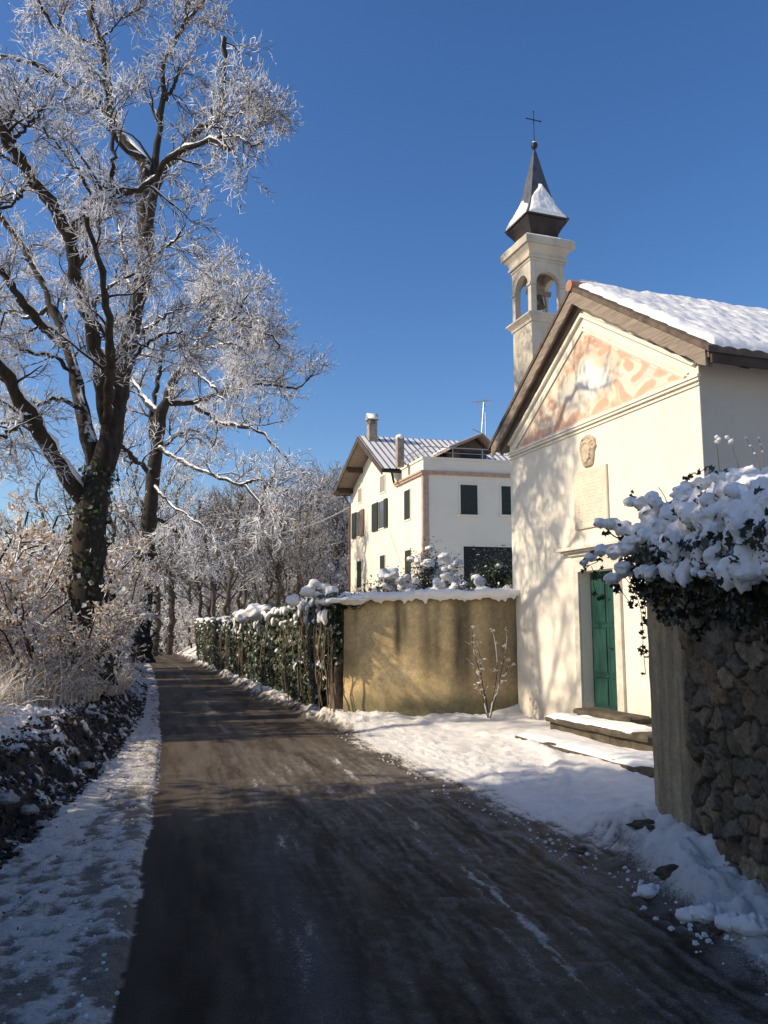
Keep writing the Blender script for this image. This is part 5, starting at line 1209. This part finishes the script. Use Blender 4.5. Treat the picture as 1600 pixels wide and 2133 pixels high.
def plaster_end():
    # rendered quoin : wavy inner edge laps over the stones
    y = np.linspace(SY0 - .16, SY1, 60); z = np.linspace(-.15, SH, 150); YY, ZZ = np.meshgrid(y, z, indexing='ij')
    edge = SY0 - .10 + .11 * (fbm(ZZ * 2.2, 3, 0, 4, 21) - .5) + .04 * (fbm(ZZ * 9, 3, 0, 3, 22) - .5)
    cov = sstep(0, .035, YY - edge); rnd = .05 * sstep(.05, 0, SY1 - YY) ** 2
    out = np.where(cov > 0, .075 * cov, -.06) + .02 * (fbm(YY * 3, ZZ * 2, 0, 3, 23) - .5) + .008 * (fbm(YY * 14, ZZ * 9, 0, 3, 24) - .5) - rnd
    out = np.where(cov <= 0, -.04, out)
    X = SX - out; st = sstep(.44, .68, fbm(YY * 9, ZZ * .55, 0, 4, 25)); st2 = sstep(.5, .7, fbm(YY * 2.5, ZZ * 2.5, 0, 4, 26))
    c = np.tile(np.array([.44, .34, .21]), X.shape + (1,)); c = c * (1 - .5 * st[..., None]) + np.array([.13, .12, .09]) * .5 * st[..., None]; c = c * (1 - .8 * st2[..., None]) + np.array([.42, .33, .16]) * .8 * st2[..., None]
    c *= (.75 + .5 * fbm(YY * 16, ZZ * 16, 0, 4, 27))[..., None]
    m = MB(); m.grid(X, YY, ZZ); m.grid(np.stack([X[-1], np.full(150, SX + .5)]), np.stack([np.full(150, SY1), np.full(150, SY1 + .01)]), np.stack([z, z]))
    c2 = np.concatenate([c.reshape(-1, 3), c[-1], c[-1]]); m.v = [v - np.array([SX, SY0, 0]) for v in m.v]
    t = NT('old_render'); a = t.noise(60, 4); m.build('plastered_end', t.bsdf(t.mix(1.0, t.attr('tint'), t.ramp(a, [(.3, .75), (.7, 1.2)]), 'MULTIPLY'), .92, t.bump(a, .5, .008), .1), sw, True, {'tint': c2})
    m = MB(); m.box(SX + .03, SX + .5, SY0 - .002, SY1 - .004, -.15, SH); m.v = [v - np.array([SX, SY0, 0]) for v in m.v]; m.build('end_core', M['stone_step'], sw)
plaster_end()
# ivy hanging over the stone wall, loaded with snow
LEAF = [(-.5, 0, 0), (-.38, -.38, .03), (-.05, -.22, .02), (.12, -.48, .04), (.22, -.14, .02), (.62, 0, 0), (.22, .14, .02), (.12, .48, .04), (-.05, .22, .02), (-.38, .38, .03)]
LEAF_F = [[[0, 1, 2]], [[0, 2, 8]], [[2, 3, 4]], [[4, 5, 6]], [[6, 7, 8]], [[8, 9, 0]], [[2, 4, 6]], [[2, 6, 8]]]
LEAF_F = [np.concatenate([np.array(q) for q in LEAF_F])]
def leaves(mb, pos, nrm, size, jit=.45):
    pos = np.asarray(pos); v, f = insts(LEAF, LEAF_F, pos, facing_rot(np.asarray(nrm, float), jit), rng.uniform(size[0], size[1], len(pos))); mb.add(v, f)
def ivy_over():
    root = empty('overhanging_ivy', (SX, 5.6, 2.1)); tag(root, 'dark ivy draped over the stone wall top under heavy snow lumps', 'ivy')
    o = np.array([SX, 5.6, 2.1])
    C, Rr = [], []
    # outline of the mass (pixel, depth) -> lumps
    top = [(1250, 1088, 6.35, .05), (1275, 1090, 6.3, .06), (1300, 1100, 6.25, .075), (1330, 1108, 6.2, .08), (1310, 1045, 6.35, .05), (1335, 1048, 6.3, .06), (1352, 1070, 6.2, .08), (1385, 1060, 6.1, .10), (1420, 1030, 6.0, .08), (1432, 1012, 6.05, .05),
           (1445, 1050, 5.9, .11), (1480, 1035, 5.8, .12), (1520, 1025, 5.7, .14), (1560, 1020, 5.55, .15), (1600, 1020, 5.4, .16), (1650, 1030, 5.2, .17), (1500, 1000, 6.0, .10), (1550, 1000, 6.0, .12),
           (1230, 1160, 6.3, .045), (1252, 1145, 6.28, .055), (1215, 1172, 6.32, .03), (1280, 1150, 6.2, .07), (1310, 1140, 6.15, .09), (1300, 1185, 6.15, .075), (1275, 1205, 6.2, .06), (1345, 1130, 6.05, .10), (1380, 1110, 5.95, .11), (1420, 1100, 5.85, .11)]
    for px, py, Y, r in top:
        if r < .095: C.append(at(px, py, Y)); Rr.append((r, r * 1.05, r * .8)); continue
        for _ in range(9): rr = r * rng.uniform(.3, .62); C.append(at(px, py, Y) + rng.normal(size=3) * np.array([.6, .6, .38]) * r); Rr.append((rr, rr * rng.uniform(.8, 1.4), rr * rng.uniform(.6, 1.0)))
    n = 300
    for _ in range(n):
        px = rng.uniform(1330, 1640); yt = np.interp(px, [1330, 1400, 1440, 1500, 1640], [1105, 1065, 1045, 1020, 1015]); yb = np.interp(px, [1330, 1400, 1500, 1640], [1190, 1215, 1205, 1190])
        py = yt + (yb - yt) * rng.random() ** 1.1; fx = (py - yt) / (yb - yt); Y = rng.uniform(1.80, 1.95) * 1716 / (px - 800) * (1.09 - .09 * fx); Y = min(Y, 6.2); r = rng.uniform(.025, .06)
        C.append(at(px, py, Y)); Rr.append((r, r * rng.uniform(.8, 1.3), r * rng.uniform(.7, 1.5)))
    for (px, py) in ((1540, 1090), (1560, 1120), (1548, 1150), (1530, 1180), (1545, 1200), (1590, 1110), (1580, 1150), (1438, 1150), (1442, 1165), (1400, 1130), (1405, 1150)):
        r = rng.uniform(.03, .055); C.append(at(px, py, 4.25 if px > 1500 else 5.1)); Rr.append((r, r, r * 1.7))
    for y in np.arange(5.0, .4, -.22):      # the snow goes on along the wall top beyond the frame
        
        for _ in range(9): r = rng.uniform(.05, .12); C.append(np.array([SX + .10 + rng.uniform(-.2, .25), y + rng.uniform(-.15, .15), 2.13 + rng.uniform(-.1, .14)])); Rr.append((r, r * 1.1, r * .8))
    m = MB(); lumps(m, np.array(C) - o, np.array(Rr), .42, 2.6); s = m.build('snow', M['snow'], root, True); remesh(s, .0105, 2, .5)
    Cc = np.array(C); R2 = np.array(Rr)
    m = MB(); n = 1500; i = rng.integers(0, len(Cc), n); d = rng.normal(size=(n, 3)); d[:, 2] -= .9; d[:, 0] -= .25; d /= np.linalg.norm(d, axis=1, keepdims=True)
    leaves(m, Cc[i] + d * R2[i] * rng.uniform(.8, 1.15, (n, 1)) - o, d, (.03, .07), .7)
    # dark curtain on the face
    n = 2600; y = rng.uniform(3.2, 6.3, n); z = 2.1 - rng.random(n) ** 1.5 * np.interp(y, [3.2, 5.2, 5.8, 6.3], [.85, .62, .45, .32]) * (.6 + .8 * fbm(y * 2.2, 0, 0, 3, 31)); x = SX - rng.uniform(.04, .26, n) * sstep(1.45, 2.2, z) - .05
    leaves(m, np.stack([x, y, z], -1) - o, np.tile([[-1, -.15, .35]], (n, 1)), (.028, .07), .8)
    n = 500; y = rng.uniform(.4, 6.2, n); leaves(m, np.stack([SX + rng.uniform(-.05, .45, n), y, 2.06 + rng.uniform(-.1, .1, n)], -1) - o, np.tile([[0, 0, 1.]], (n, 1)), (.05, .09))
    vines = MB()
    def vine(px, dl, Y, w=.003, sz=(.035, .065), dens=34):
        pts = np.array([at(a, b, Y + rng.uniform(-.03, .03)) for a, b in px]); P = resample(pts, 40); vines.tube(P - o, w, 5)
        L = np.linalg.norm(np.diff(P, axis=0), axis=1).sum(); k = int(dens * L * dl); t = rng.integers(0, 40, k); leaves(m, P[t] - o + rng.normal(size=(k, 3)) * .018, np.tile([[-.3, -1, .1]], (k, 1)), sz, .7)
    vine([(1300, 1200), (1318, 1225), (1332, 1260), (1338, 1300), (1340, 1350), (1345, 1405)], .75, 6.45)
    vine([(1325, 1200), (1336, 1240), (1345, 1275), (1340, 1300)], 1.8, 6.42)
    vine([(1270, 1200), (1290, 1225), (1308, 1250), (1318, 1262)], 1.3, 6.4)
    vine([(1245, 1170), (1225, 1180), (1212, 1195)], 1.1, 6.4); vine([(1240, 1190), (1236, 1215), (1245, 1240), (1262, 1245)], 1.1, 6.4); vine([(1232, 1180), (1240, 1195), (1250, 1185), (1256, 1180)], 1.1, 6.38)
    vine([(1300, 1055), (1310, 1040), (1325, 1036)], 1.6, 6.38); vine([(1425, 1015), (1440, 990), (1455, 985), (1470, 975), (1480, 970)], .9, 6.05)
    vine([(1390, 1050), (1385, 1035), (1372, 1015)], .0, 6.1); vine([(1262, 1100), (1285, 1120), (1330, 1128)], .9, 6.25, .006); vine([(1215, 1165), (1260, 1150), (1330, 1140)], .8, 6.3, .006)
    m.v += vines.v; m.f += [fa + m.n for fa in vines.f]; m.build('foliage', M['ivy'], root)
ivy_over()
# dry flower stalks rising above the snow in front of the chapel's side wall
for i, (pts, hd, lb) in enumerate([(((1500, 1010), (1497, 960), (1492, 920)), True, 'dry flower stalk with a snowy head, leftmost of those above the ivy'), (((1545, 1000), (1535, 960), (1522, 920)), True, 'dry stalk with the largest snow tuft, second from the left'),
                                   (((1585, 985), (1575, 950), (1553, 912)), False, 'thin bent dry stalk, third from the left above the ivy'), (((1590, 975), (1588, 940), (1580, 912)), False, 'thin upright dry stalk at the right edge above the ivy')]):
    Y = 6.0; b = at(*pts[0], Y); r = empty('dry_stalk', b); tag(r, lb, 'dry plant', 'dry stalks above the ivy')
    P = resample(np.array([at(a, c, Y) for a, c in pts]), 14) - b; P[0, 2] -= .1; m = MB(); m.tube(P, np.linspace(.004, .0022, 14), 5); m.build('stem', M['wood'], r, True)
    c = [P[-1] + np.array([0, 0, .0])] + ([P[-1] + rng.normal(size=3) * .015 for _ in range(3)] if hd else [P[-4], P[-7]]); m = MB(); lumps(m, c, np.full(len(c), .016 if hd else .009), .3); m.build('snow_tuft', M['snow'], r, True)
# ------------------------------------------------------------------ ochre garden wall, gently bowed toward the road
YW = np.array([(-.68, 13.92), (-.25, 13.74), (.3, 13.56), (1.0, 13.46), (1.7, 13.52), (2.34, 13.66), (3.6, 14.3)])
YP = resample(np.c_[YW, np.zeros(len(YW))], 80)[:, :2]
yw = empty('garden_wall', (CORNER[0], CORNER[1], 0)); tag(yw, 'ochre plastered garden wall with dark damp streaks and a snow cap', 'wall'); yo = np.array([CORNER[0], CORNER[1], 0])
def ochre():
    zs = np.linspace(-.2, 1, 60); n = len(YP); t_ = np.gradient(YP, axis=0); nr = np.c_[t_[:, 1], -t_[:, 0]]; nr /= np.linalg.norm(nr, axis=1, keepdims=True); s = np.r_[0, np.cumsum(np.linalg.norm(np.diff(YP, axis=0), axis=1))]
    s = np.interp(np.linspace(0, n - 1, 260), np.arange(n), s); Px = np.interp(np.linspace(0, n - 1, 260), np.arange(n), YP[:, 0]); Py = np.interp(np.linspace(0, n - 1, 260), np.arange(n), YP[:, 1]); Nx = np.interp(np.linspace(0, n - 1, 260), np.arange(n), nr[:, 0]); Ny = np.interp(np.linspace(0, n - 1, 260), np.arange(n), nr[:, 1])
    top = 1.99 + .06 * s / 3
    SS, ZZ = np.meshgrid(s, zs, indexing='ij'); Z = np.where(ZZ < 0, ZZ, ZZ * top[:, None]); out = .02 * (fbm(SS * 1.5, Z * 1.5, 0, 3, 41) - .5) + .006 * (fbm(SS * 8, Z * 8, 0, 3, 42) - .5)
    X = Px[:, None] + Nx[:, None] * out; Y = Py[:, None] + Ny[:, None] * out
    c = np.tile(np.array([.72, .525, .255]), X.shape + (1,))
    def mixc(c, k, w): return c * (1 - w[..., None]) + np.array(k) * w[..., None]
    c = mixc(c, (.78, .59, .33), sstep(.4, .7, fbm(SS * 1.2, Z * 1.2, 0, 4, 43)) * .6); c = mixc(c, (.24, .19, .11), sstep(.5, .75, fbm(SS * 2, Z * 2, 7, 4, 44)) * .3)
    # damp streaks running down from the coping, at the places the photo shows them
    for sc, w, ln, k in ((.98, .07, 1.25, .8), (1.08, .05, .9, .6), (1.45, .10, 1.7, .62), (1.62, .07, 1.5, .55), (1.98, .12, 1.9, .85), (2.12, .08, 1.9, .7), (2.55, .12, 1.6, .7), (2.75, .1, 1.8, .6), (2.95, .12, 2, .75), (3.2, .2, 2, .6), (.22, .04, .7, .3)):
        wob = sc + .05 * (fbm(Z * 1.6, sc * 7, 0, 3, 45) - .5); fall = 1 - sstep(ln * .5, ln, (top[:, None] - Z)); c = mixc(c, (.06, .055, .038), np.exp(-((SS - wob) / w) ** 2) * fall * k * (.6 + .7 * fbm(SS * 12, Z * 1.5, 0, 3, 46)))
    c = mixc(c, (.20, .16, .10), sstep(1.25, 2.4, SS) * .5); c = mixc(c, (.12, .12, .07), (1 - sstep(.05, .35, Z - .08 - .25 * fbm(SS * 2.5, 0, 0, 3, 47))) * .8)
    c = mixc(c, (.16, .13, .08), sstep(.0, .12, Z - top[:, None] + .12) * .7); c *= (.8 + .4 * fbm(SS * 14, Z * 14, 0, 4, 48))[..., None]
    m = MB(); m.grid(X - yo[0], Y - yo[1], Z); t = NT('ochre_render'); a = t.noise(26, 5, .6); b = t.noise(110, 3); h = t.math('ADD', a, t.math('MULTIPLY', b, .3))
    m.build('plaster_face', t.bsdf(t.mix(1.0, t.attr('tint'), t.ramp(a, [(.3, .8), (.7, 1.15)]), 'MULTIPLY'), .92, t.bump(h, .6, .01), .1), yw, True, {'tint': c.reshape(-1, 3)})
    m = MB(); rings = []
    for x, y, nx, ny, tp in zip(Px[::6], Py[::6], Nx[::6], Ny[::6], top[::6]): rings.append([(x - nx * .012 - yo[0], y - ny * .012 - yo[1], -.2), (x - nx * .34 - yo[0], y - ny * .34 - yo[1], -.2), (x - nx * .34 - yo[0], y - ny * .34 - yo[1], tp), (x - nx * .012 - yo[0], y - ny * .012 - yo[1], tp - .002)])
    m.loft(rings, True, True); m.build('wall_core', M['stone_step'], yw)
    m = MB(); rings = []
    for x, y, nx, ny, tp in zip(Px[::4], Py[::4], Nx[::4], Ny[::4], top[::4]): 
        k = .02 * (vnoise(x * 5, y * 5) - .5); rings.append([(x + nx * (.05 + k) - yo[0], y + ny * (.05 + k) - yo[1], tp + .001), (x - nx * .38 - yo[0], y - ny * .38 - yo[1], tp + .001), (x - nx * .38 - yo[0], y - ny * .38 - yo[1], tp + .035), (x + nx * (.05 + k) - yo[0], y + ny * (.05 + k) - yo[1], tp + .035)])
    m.loft(rings, True, True); m.build('coping', M['stone_step'], yw)
    C, Rr = [], []
    for q in np.linspace(0, 259, 70).astype(int):
        for off in (-.06, .10, .26): C.append((Px[q] - Nx[q] * off, Py[q] - Ny[q] * off, top[q] + .05 + rng.uniform(-.02, .03))); Rr.append((.10, .10, rng.uniform(.05, .085)))
    for _ in range(26): q = rng.integers(0, 259); C.append((Px[q] + Nx[q] * .07, Py[q] + Ny[q] * .07, top[q] - rng.uniform(-.02, .05))); Rr.append((.03, .03, rng.uniform(.04, .08)))
    m = MB(); lumps(m, np.array(C) - yo, np.array(Rr), .22); remesh(m.build('snow_cap', M['snow'], yw, True), .022, 2)
ochre()
# ------------------------------------------------------------------ ivy clad wall along the road
vw = empty('roadside_wall', (CORNER[0], CORNER[1], 0)); tag(vw, 'old roadside wall almost hidden under ivy, running away along the road', 'wall')
def iv_h(y): return np.interp(y, [13.6, 14.5, 16, 19, 24, 33], [1.95, 1.98, 1.9, 1.78, 1.7, 1.65])
def ivy_wall():
    ys = np.linspace(14.0, 34.5, 60); m = MB(); rings = []
    for y in ys: x = wallx(y) + CORNER[0] * 0 + (.0); rings.append([(x - yo[0], y - yo[1], -.4), (x + .33 - yo[0], y - yo[1] + .1, -.4), (x + .33 - yo[0], y - yo[1] + .1, iv_h(y) - .12), (x - yo[0], y - yo[1], iv_h(y) - .12)])
    m.loft(rings, True, True); m.build('masonry', simple('brown_rubble', (.23, .165, .105), .9, .5, 6, .9, .03), vw)
    root = empty('wall_ivy', (CORNER[0], CORNER[1], 0)); tag(root, 'thick green ivy and hanging stems covering the roadside wall, snow on top', 'ivy')
    n = 26000; y = 13.66 + 20.6 * rng.random(n) ** 1.55; h = iv_h(y); z = h * (1 - rng.random(n) ** .9 * 1.0); dens = sstep(.0, .22, (y - 13.6) * .22 + .16 * (z / h) + .35 * (fbm(y * 1.2, z * 1.4, 0, 4, 51) - .36) - .02 - .20 * (1 - sstep(.4, 1.2, z)) * (1 - sstep(14.5, 16.5, y)))
    k = rng.random(n) < dens; y, z, h = y[k], z[k], h[k]; bulge = .10 + .24 * fbm(y * 1.0, z * 1.3, 0, 4, 52) * sstep(0, .9, z) * sstep(13.6, 14.4, y)
    off = bulge * rng.random(len(y)) ** .6; x = wallx(y) - off * .95; p = np.stack([x, y - off * .3, np.maximum(z, .06)], -1)
    m = MB(); v, f = insts(LEAF, LEAF_F, p - yo, facing_rot(np.tile([[-.9, -.35, .35]], (len(y), 1)), .55), rng.uniform(.07, .13, len(y))); m.add(v, f)
    n = 2600; y = 13.7 + 20.4 * rng.random(n) ** 1.4; v, f = insts(LEAF, LEAF_F, np.stack([wallx(y) + rng.uniform(-.3, .4, n), y, iv_h(y) + rng.uniform(-.1, .16, n)], -1) - yo, facing_rot(np.tile([[-.3, -.2, 1.]], (n, 1)), .6), rng.uniform(.07, .13, n)); m.add(v, f)
    m.build('foliage', M['ivy_snowy'], root)
    st = []; sr = []
    for _ in range(190):
        y = 13.75 + 18 * rng.random() ** 1.5; h = iv_h(y); x = wallx(y); nseg = 9; t = np.linspace(0, 1, nseg); oo = rng.uniform(.02, .2)
        st.append(np.stack([x - oo - .10 * np.sin(t * 3) * rng.random() + rng.normal(size=nseg) * .012, y + np.cumsum(rng.normal(size=nseg) * .03), h * (1 - t * rng.uniform(.6, 1.0))], -1)); sr.append(np.full(nseg, rng.uniform(.005, .017)))
    m = MB(); add_tubes(m, np.array(st) - yo, np.array(sr), 5); m.build('climbing_stems', simple('ivy_stem', (.15, .11, .075), .85, .4), root, True)['kind'] = 'stuff'
    C, Rr = [], []
    for _ in range(420):
        y = 13.6 + 20.5 * rng.random() ** 1.3; k = .6 + .5 * rng.random(); nz = fbm(y * .8, 1, 0, 3, 53)
        C.append((wallx(y) + rng.uniform(-.26, .36), y, iv_h(y) + rng.uniform(-.02, .16) * (nz + .3))); Rr.append((.12 * k, .20 * k, .06 * k * (.6 + nz)))
    for _ in range(60):
        y = 13.65 + 14 * rng.random() ** 1.5; C.append((wallx(y) - rng.uniform(.2, .34), y, iv_h(y) - rng.uniform(.0, .35))); Rr.append((.05, .06, rng.uniform(.04, .12)))
    for px, py, r in ((655, 1215, .10), (672, 1222, .08), (640, 1232, .12), (690, 1232, .12), (610, 1250, .13), (505, 1283, .22), (530, 1276, .25), (548, 1272, .2)):
        Y = 14.2 if px > 600 else 19.5; C.append(at(px, py, Y)); Rr.append((r, r, r * .8))
    m = MB(); lumps(m, np.array(C) - yo, np.array(Rr), .3); remesh(m.build('snow', M['snow'], root, True), .03, 2)
ivy_wall()
# ------------------------------------------------------------------ garden shrubs looking over the ochre wall
def shrub(name, label, px, pyt, pyb, Y, wpx, nleaf, snow, mat, seed, lsize=(.06, .11), group='snowy shrubs behind the ochre wall'):
    global rng
    keep = rng; rng = np.random.default_rng(seed); b = at(px, 1300, Y); zb = 1.2; k = Y / 1716; zt_ = float(at(px, pyt, Y)[2]); w = wpx * k / 2; root = empty(name, (b[0], b[1], zb)); tag(root, label, 'shrub', group)
    H = zt_ - zb; st, sr = [], []
    for _ in range(12):
        a = rng.uniform(0, 6.28); t = np.linspace(0, 1, 8); r = rng.uniform(.3, .95) * w; st.append(np.stack([np.cos(a) * r * t ** 1.3, np.sin(a) * r * t ** 1.3, H * t * rng.uniform(.6, .98)], -1)); sr.append(np.linspace(.025, .008, 8))
    st, sr = np.array(st), np.array(sr); m = MB(); add_tubes(m, st, sr, 5); p1, r1 = grow(st, sr, 9, (.2 * H, .45 * H), .6, 6, (30, 75), .15, .2, .25, 1, .01, .004); add_tubes(m, p1, r1, 4); m.build('stem', M['wood_dark'], root, True)
    pts = p1.reshape(-1, 3); n = nleaf; q = pts[rng.integers(0, len(pts), n)] + rng.normal(size=(n, 3)) * .05 * H
    m = MB(); nr = q.copy(); nr[:, 2] = nr[:, 2] - .4 * H + .35 * H; tv = [(-.5, 0, 0), (-.1, -.2, .03), (.5, 0, 0), (-.1, .2, .03)]; v, f = insts(tv, [[[0, 1, 2, 3]]], q, facing_rot(nr + 1e-3, .6), rng.uniform(*lsize, n)); m.add(v, f); m.build('foliage', M[mat], root)
    if snow:
        m = MB(); s = pts[rng.integers(0, len(pts), snow)]; s = s[np.argsort(s[:, 2])[-int(snow * .85):]]; rr = rng.uniform(.05, .12, len(s)) * (H / 1.2) ** .5; lumps(m, s + [0, 0, .03], np.stack([rr, rr, rr * .7], -1), .3); remesh(m.build('snow', M['snow'], root, True), .025, 2)
    rng = keep; return root
shrub('garden_shrub', 'dark rounded shrub with snow on its crown before the villa corner', 896, 1150, 1230, 18.5, 95, 4200, 60, 'ivy', 61)
shrub('garden_shrub', 'shrub smothered in snow left of the dark rounded one', 828, 1186, 1230, 17.5, 95, 1500, 150, 'ivy_snowy', 62)
shrub('garden_shrub', 'bluish snow-mounded shrub right of the dark rounded one', 938, 1186, 1230, 17.2, 72, 700, 150, 'ivy_snowy', 63)
shrub('garden_shrub', 'green laurel-like shrub beside the chapel corner with little snow', 1040, 1155, 1240, 16.8, 110, 5200, 26, 'laurel', 64)
shrub('garden_shrub', 'low yellowish shrub with snowy tips between the mound and the green shrub', 972, 1196, 1235, 16.2, 60, 1300, 34, 'laurel', 65)
shrub('garden_shrub', 'small twiggy shrub left of the snow-smothered one', 772, 1206, 1235, 16.5, 60, 700, 24, 'ivy_snowy', 66)
shrub('garden_shrub', 'small snowy tuft just left of the chapel corner on the wall', 1010, 1204, 1235, 15.2, 40, 500, 16, 'laurel', 67)
# sapling in front of the ochre wall
def sapling():
    b = np.array([1.74, 12.95, .12]); root = empty('bare_sapling', b); tag(root, 'spindly snow-flecked sapling growing against the ochre wall', 'sapling'); Y = 12.95; st, sr = [], []
    for pts in (((1018, 1495), (1012, 1450), (1000, 1400), (985, 1350), (985, 1305)), ((1020, 1495), (1030, 1440), (1036, 1390), (1030, 1330), (1022, 1310)), ((1016, 1495), (1005, 1450), (990, 1395), (972, 1372)), ((1022, 1495), (1036, 1440), (1048, 1380), (1056, 1330), (1052, 1312)), ((1015, 1470), (1004, 1420), (1000, 1370), (992, 1330)), ((1024, 1470), (1042, 1420), (1056, 1395), (1062, 1372))):
        st.append(resample(np.array([at(a, c, Y + rng.uniform(-.12, .12)) for a, c in pts]), 12) - b); sr.append(np.linspace(.008, .003, 12))
    st, sr = np.array(st), np.array(sr); p1, r1 = grow(st, sr, 6, (.10, .26), .6, 5, (30, 70), .25, .2, .25, 1, .004, .0025); m = MB(); add_tubes(m, st, sr, 5); add_tubes(m, p1, r1, 4); m.build('stem', M['bough'], root, True)
    m = MB(); ribbons(m, p1, 3, (.03, .06), (.015, .028), -.1); ribbons(m, st, 5, (.03, .06), (.015, .03), -.1); m.build('withered_leaves', M['beech'], root)
    m = MB()
    for q_, r_ in list(zip(p1, r1)) + list(zip(st, sr)): 
        rr = np.maximum(r_ * 1.25 * sstep(.45, .62, fbm(q_[:, 0] * 14, q_[:, 1] * 14, q_[:, 2] * 14, 2, 3)), .0008); v, f = tubes((q_ + [0, 0, .004])[None], rr[None], 5); m.add(v, [f])
    c = np.concatenate([p1[:, -1], st[:, -1], st[:, 6]]); c = c[rng.random(len(c)) < .5]; rr = rng.uniform(.012, .024, len(c)); lumps(m, c, np.stack([rr * 1.3, rr, rr * .6], -1), .45, 3.0); m.build('snow', M['snow'], root, True)['kind'] = 'stuff'
sapling()
# stick leaning beside the steps, stones by the road
p0 = ground_pt(1329, 1578, .05); p1_ = at(1364, 1533, p0[1] + .25); m = MB(); m.tube([np.zeros(3), (p1_ - p0) * .5 + [0, 0, .01], p1_ - p0], [.014, .017, .019], 8); o = m.build('wooden_pole', simple('pale_pole', (.45, .40, .34), .75, .15), None, True); o.location = p0; tag(o, 'pale snowy pole leaning beside the lowest chapel step', 'pole')
def stone(px, py, z, r, label, flat=.5, mat='stone_step', seed=1):
    p = ground_pt(px, py, z); z0 = gz(p[0], p[1]); m = MB(); lumps(m, [[0, 0, 0]], [[r, r * .8, r * flat]], .4, 1.6); o = m.build('stone', M[mat], None, False); o.location = (p[0], p[1], z0 + r * flat * .35); tag(o, label, 'stone', 'stones at the foot of the stone wall')
M['rock_dark'] = simple('dark_rock', (.10, .08, .058), .9, .5, 9, .8, .02)
stone(1340, 1745, .1, .10, 'flat tilted slab in the snow by the wall end', .3, 'stone_step'); stone(1392, 1822, .12, .075, 'dark earthy clump at the foot of the plastered wall end', .6, 'rock_dark'); stone(1388, 1884, .08, .035, 'small reddish stone at the snow edge near the wall', .7, 'tile')
stone(1205, 1757, .05, .07, 'dark flat stone at the edge of the trodden snow', .3, 'rock_dark'); stone(1500, 1915, .12, .06, 'dark stone in the snow pile nearest the viewer', .6, 'rock_dark')
def clumps():
    for i, (px, py, r) in enumerate(((1432, 1848, .05), (1470, 1858, .06), (1520, 1888, .055), (1560, 1905, .06), (1350, 1800, .05))):
        p = ground_pt(px, py, .2); m = MB(); lumps(m, [[0, 0, 0], [r, .3 * r, -.2 * r], [-.6 * r, .4 * r, -.1 * r]], [[r, r * .9, r * .9], [r * .8] * 3, [r * .7] * 3], .35); o = m.build('snow_clod', M['snow'], None, True); o.location = (p[0], p[1], gz(p[0], p[1]) + r * .5); remesh(o, r / 9, 2)
        tag(o, ['upright snow clod against the stones of the wall', 'rounded snow clod right of the upright one', 'snow clod in the middle of the pile by the stone wall', 'snow clod rightmost in the pile by the stone wall', 'snow clod beside the flat tilted slab'][i], 'snow clod', 'snow clods by the stone wall')
clumps()
# ------------------------------------------------------------------ light, air, camera
SUN_AZ = math.atan2(-.195, -.98); SUN_EL = R_(31)
sd = Vector((math.cos(SUN_EL) * math.cos(SUN_AZ), math.cos(SUN_EL) * math.sin(SUN_AZ), math.sin(SUN_EL)))
L = bpy.data.lights.new('sun', 'SUN'); L.energy = 4.1; L.angle = R_(.53); L.color = (1.0, .87, .68)
lo = bpy.data.objects.new('sun', L); col.objects.link(lo); lo.rotation_euler = (-sd).to_track_quat('-Z', 'Y').to_euler(); lo.location = sd * 60
w = bpy.data.worlds.new('World'); scene.world = w; w.use_nodes = True; nt = w.node_tree; bg = nt.nodes['Background']
sky = nt.nodes.new('ShaderNodeTexSky'); sky.sky_type = 'NISHITA'; sky.sun_disc = False; sky.sun_elevation = SUN_EL; sky.sun_rotation = math.atan2(sd.x, sd.y); sky.altitude = 300; sky.air_density = 1.0; sky.dust_density = 1.0; sky.ozone_density = 2.0
hs = nt.nodes.new('ShaderNodeHueSaturation'); hs.inputs['Saturation'].default_value = 1.28; hs.inputs['Hue'].default_value = .508; nt.links.new(sky.outputs[0], hs.inputs['Color']); nt.links.new(hs.outputs[0], bg.inputs[0]); bg.inputs[1].default_value = .125
cam = bpy.data.cameras.new('camera'); co = bpy.data.objects.new('camera', cam); col.objects.link(co)
cam.sensor_fit = 'VERTICAL'; cam.sensor_height = 36; cam.sensor_width = 27; cam.lens = F_PX / 2133 * 36; cam.clip_end = 5000; cam.clip_start = .05
co.location = tuple(EYE); co.rotation_euler = (math.pi / 2 + TH, 0, 0); scene.camera = co
scene.view_settings.view_transform = 'Standard'; scene.view_settings.look = 'None'; scene.view_settings.exposure = .34; scene.view_settings.gamma = 1; scene.view_settings.use_curve_mapping = False
scene.cycles.max_bounces = 5; scene.cycles.diffuse_bounces = 3; scene.cycles.glossy_bounces = 2; scene.cycles.transmission_bounces = 3; scene.cycles.transparent_max_bounces = 4
scene.cycles.use_denoising = True
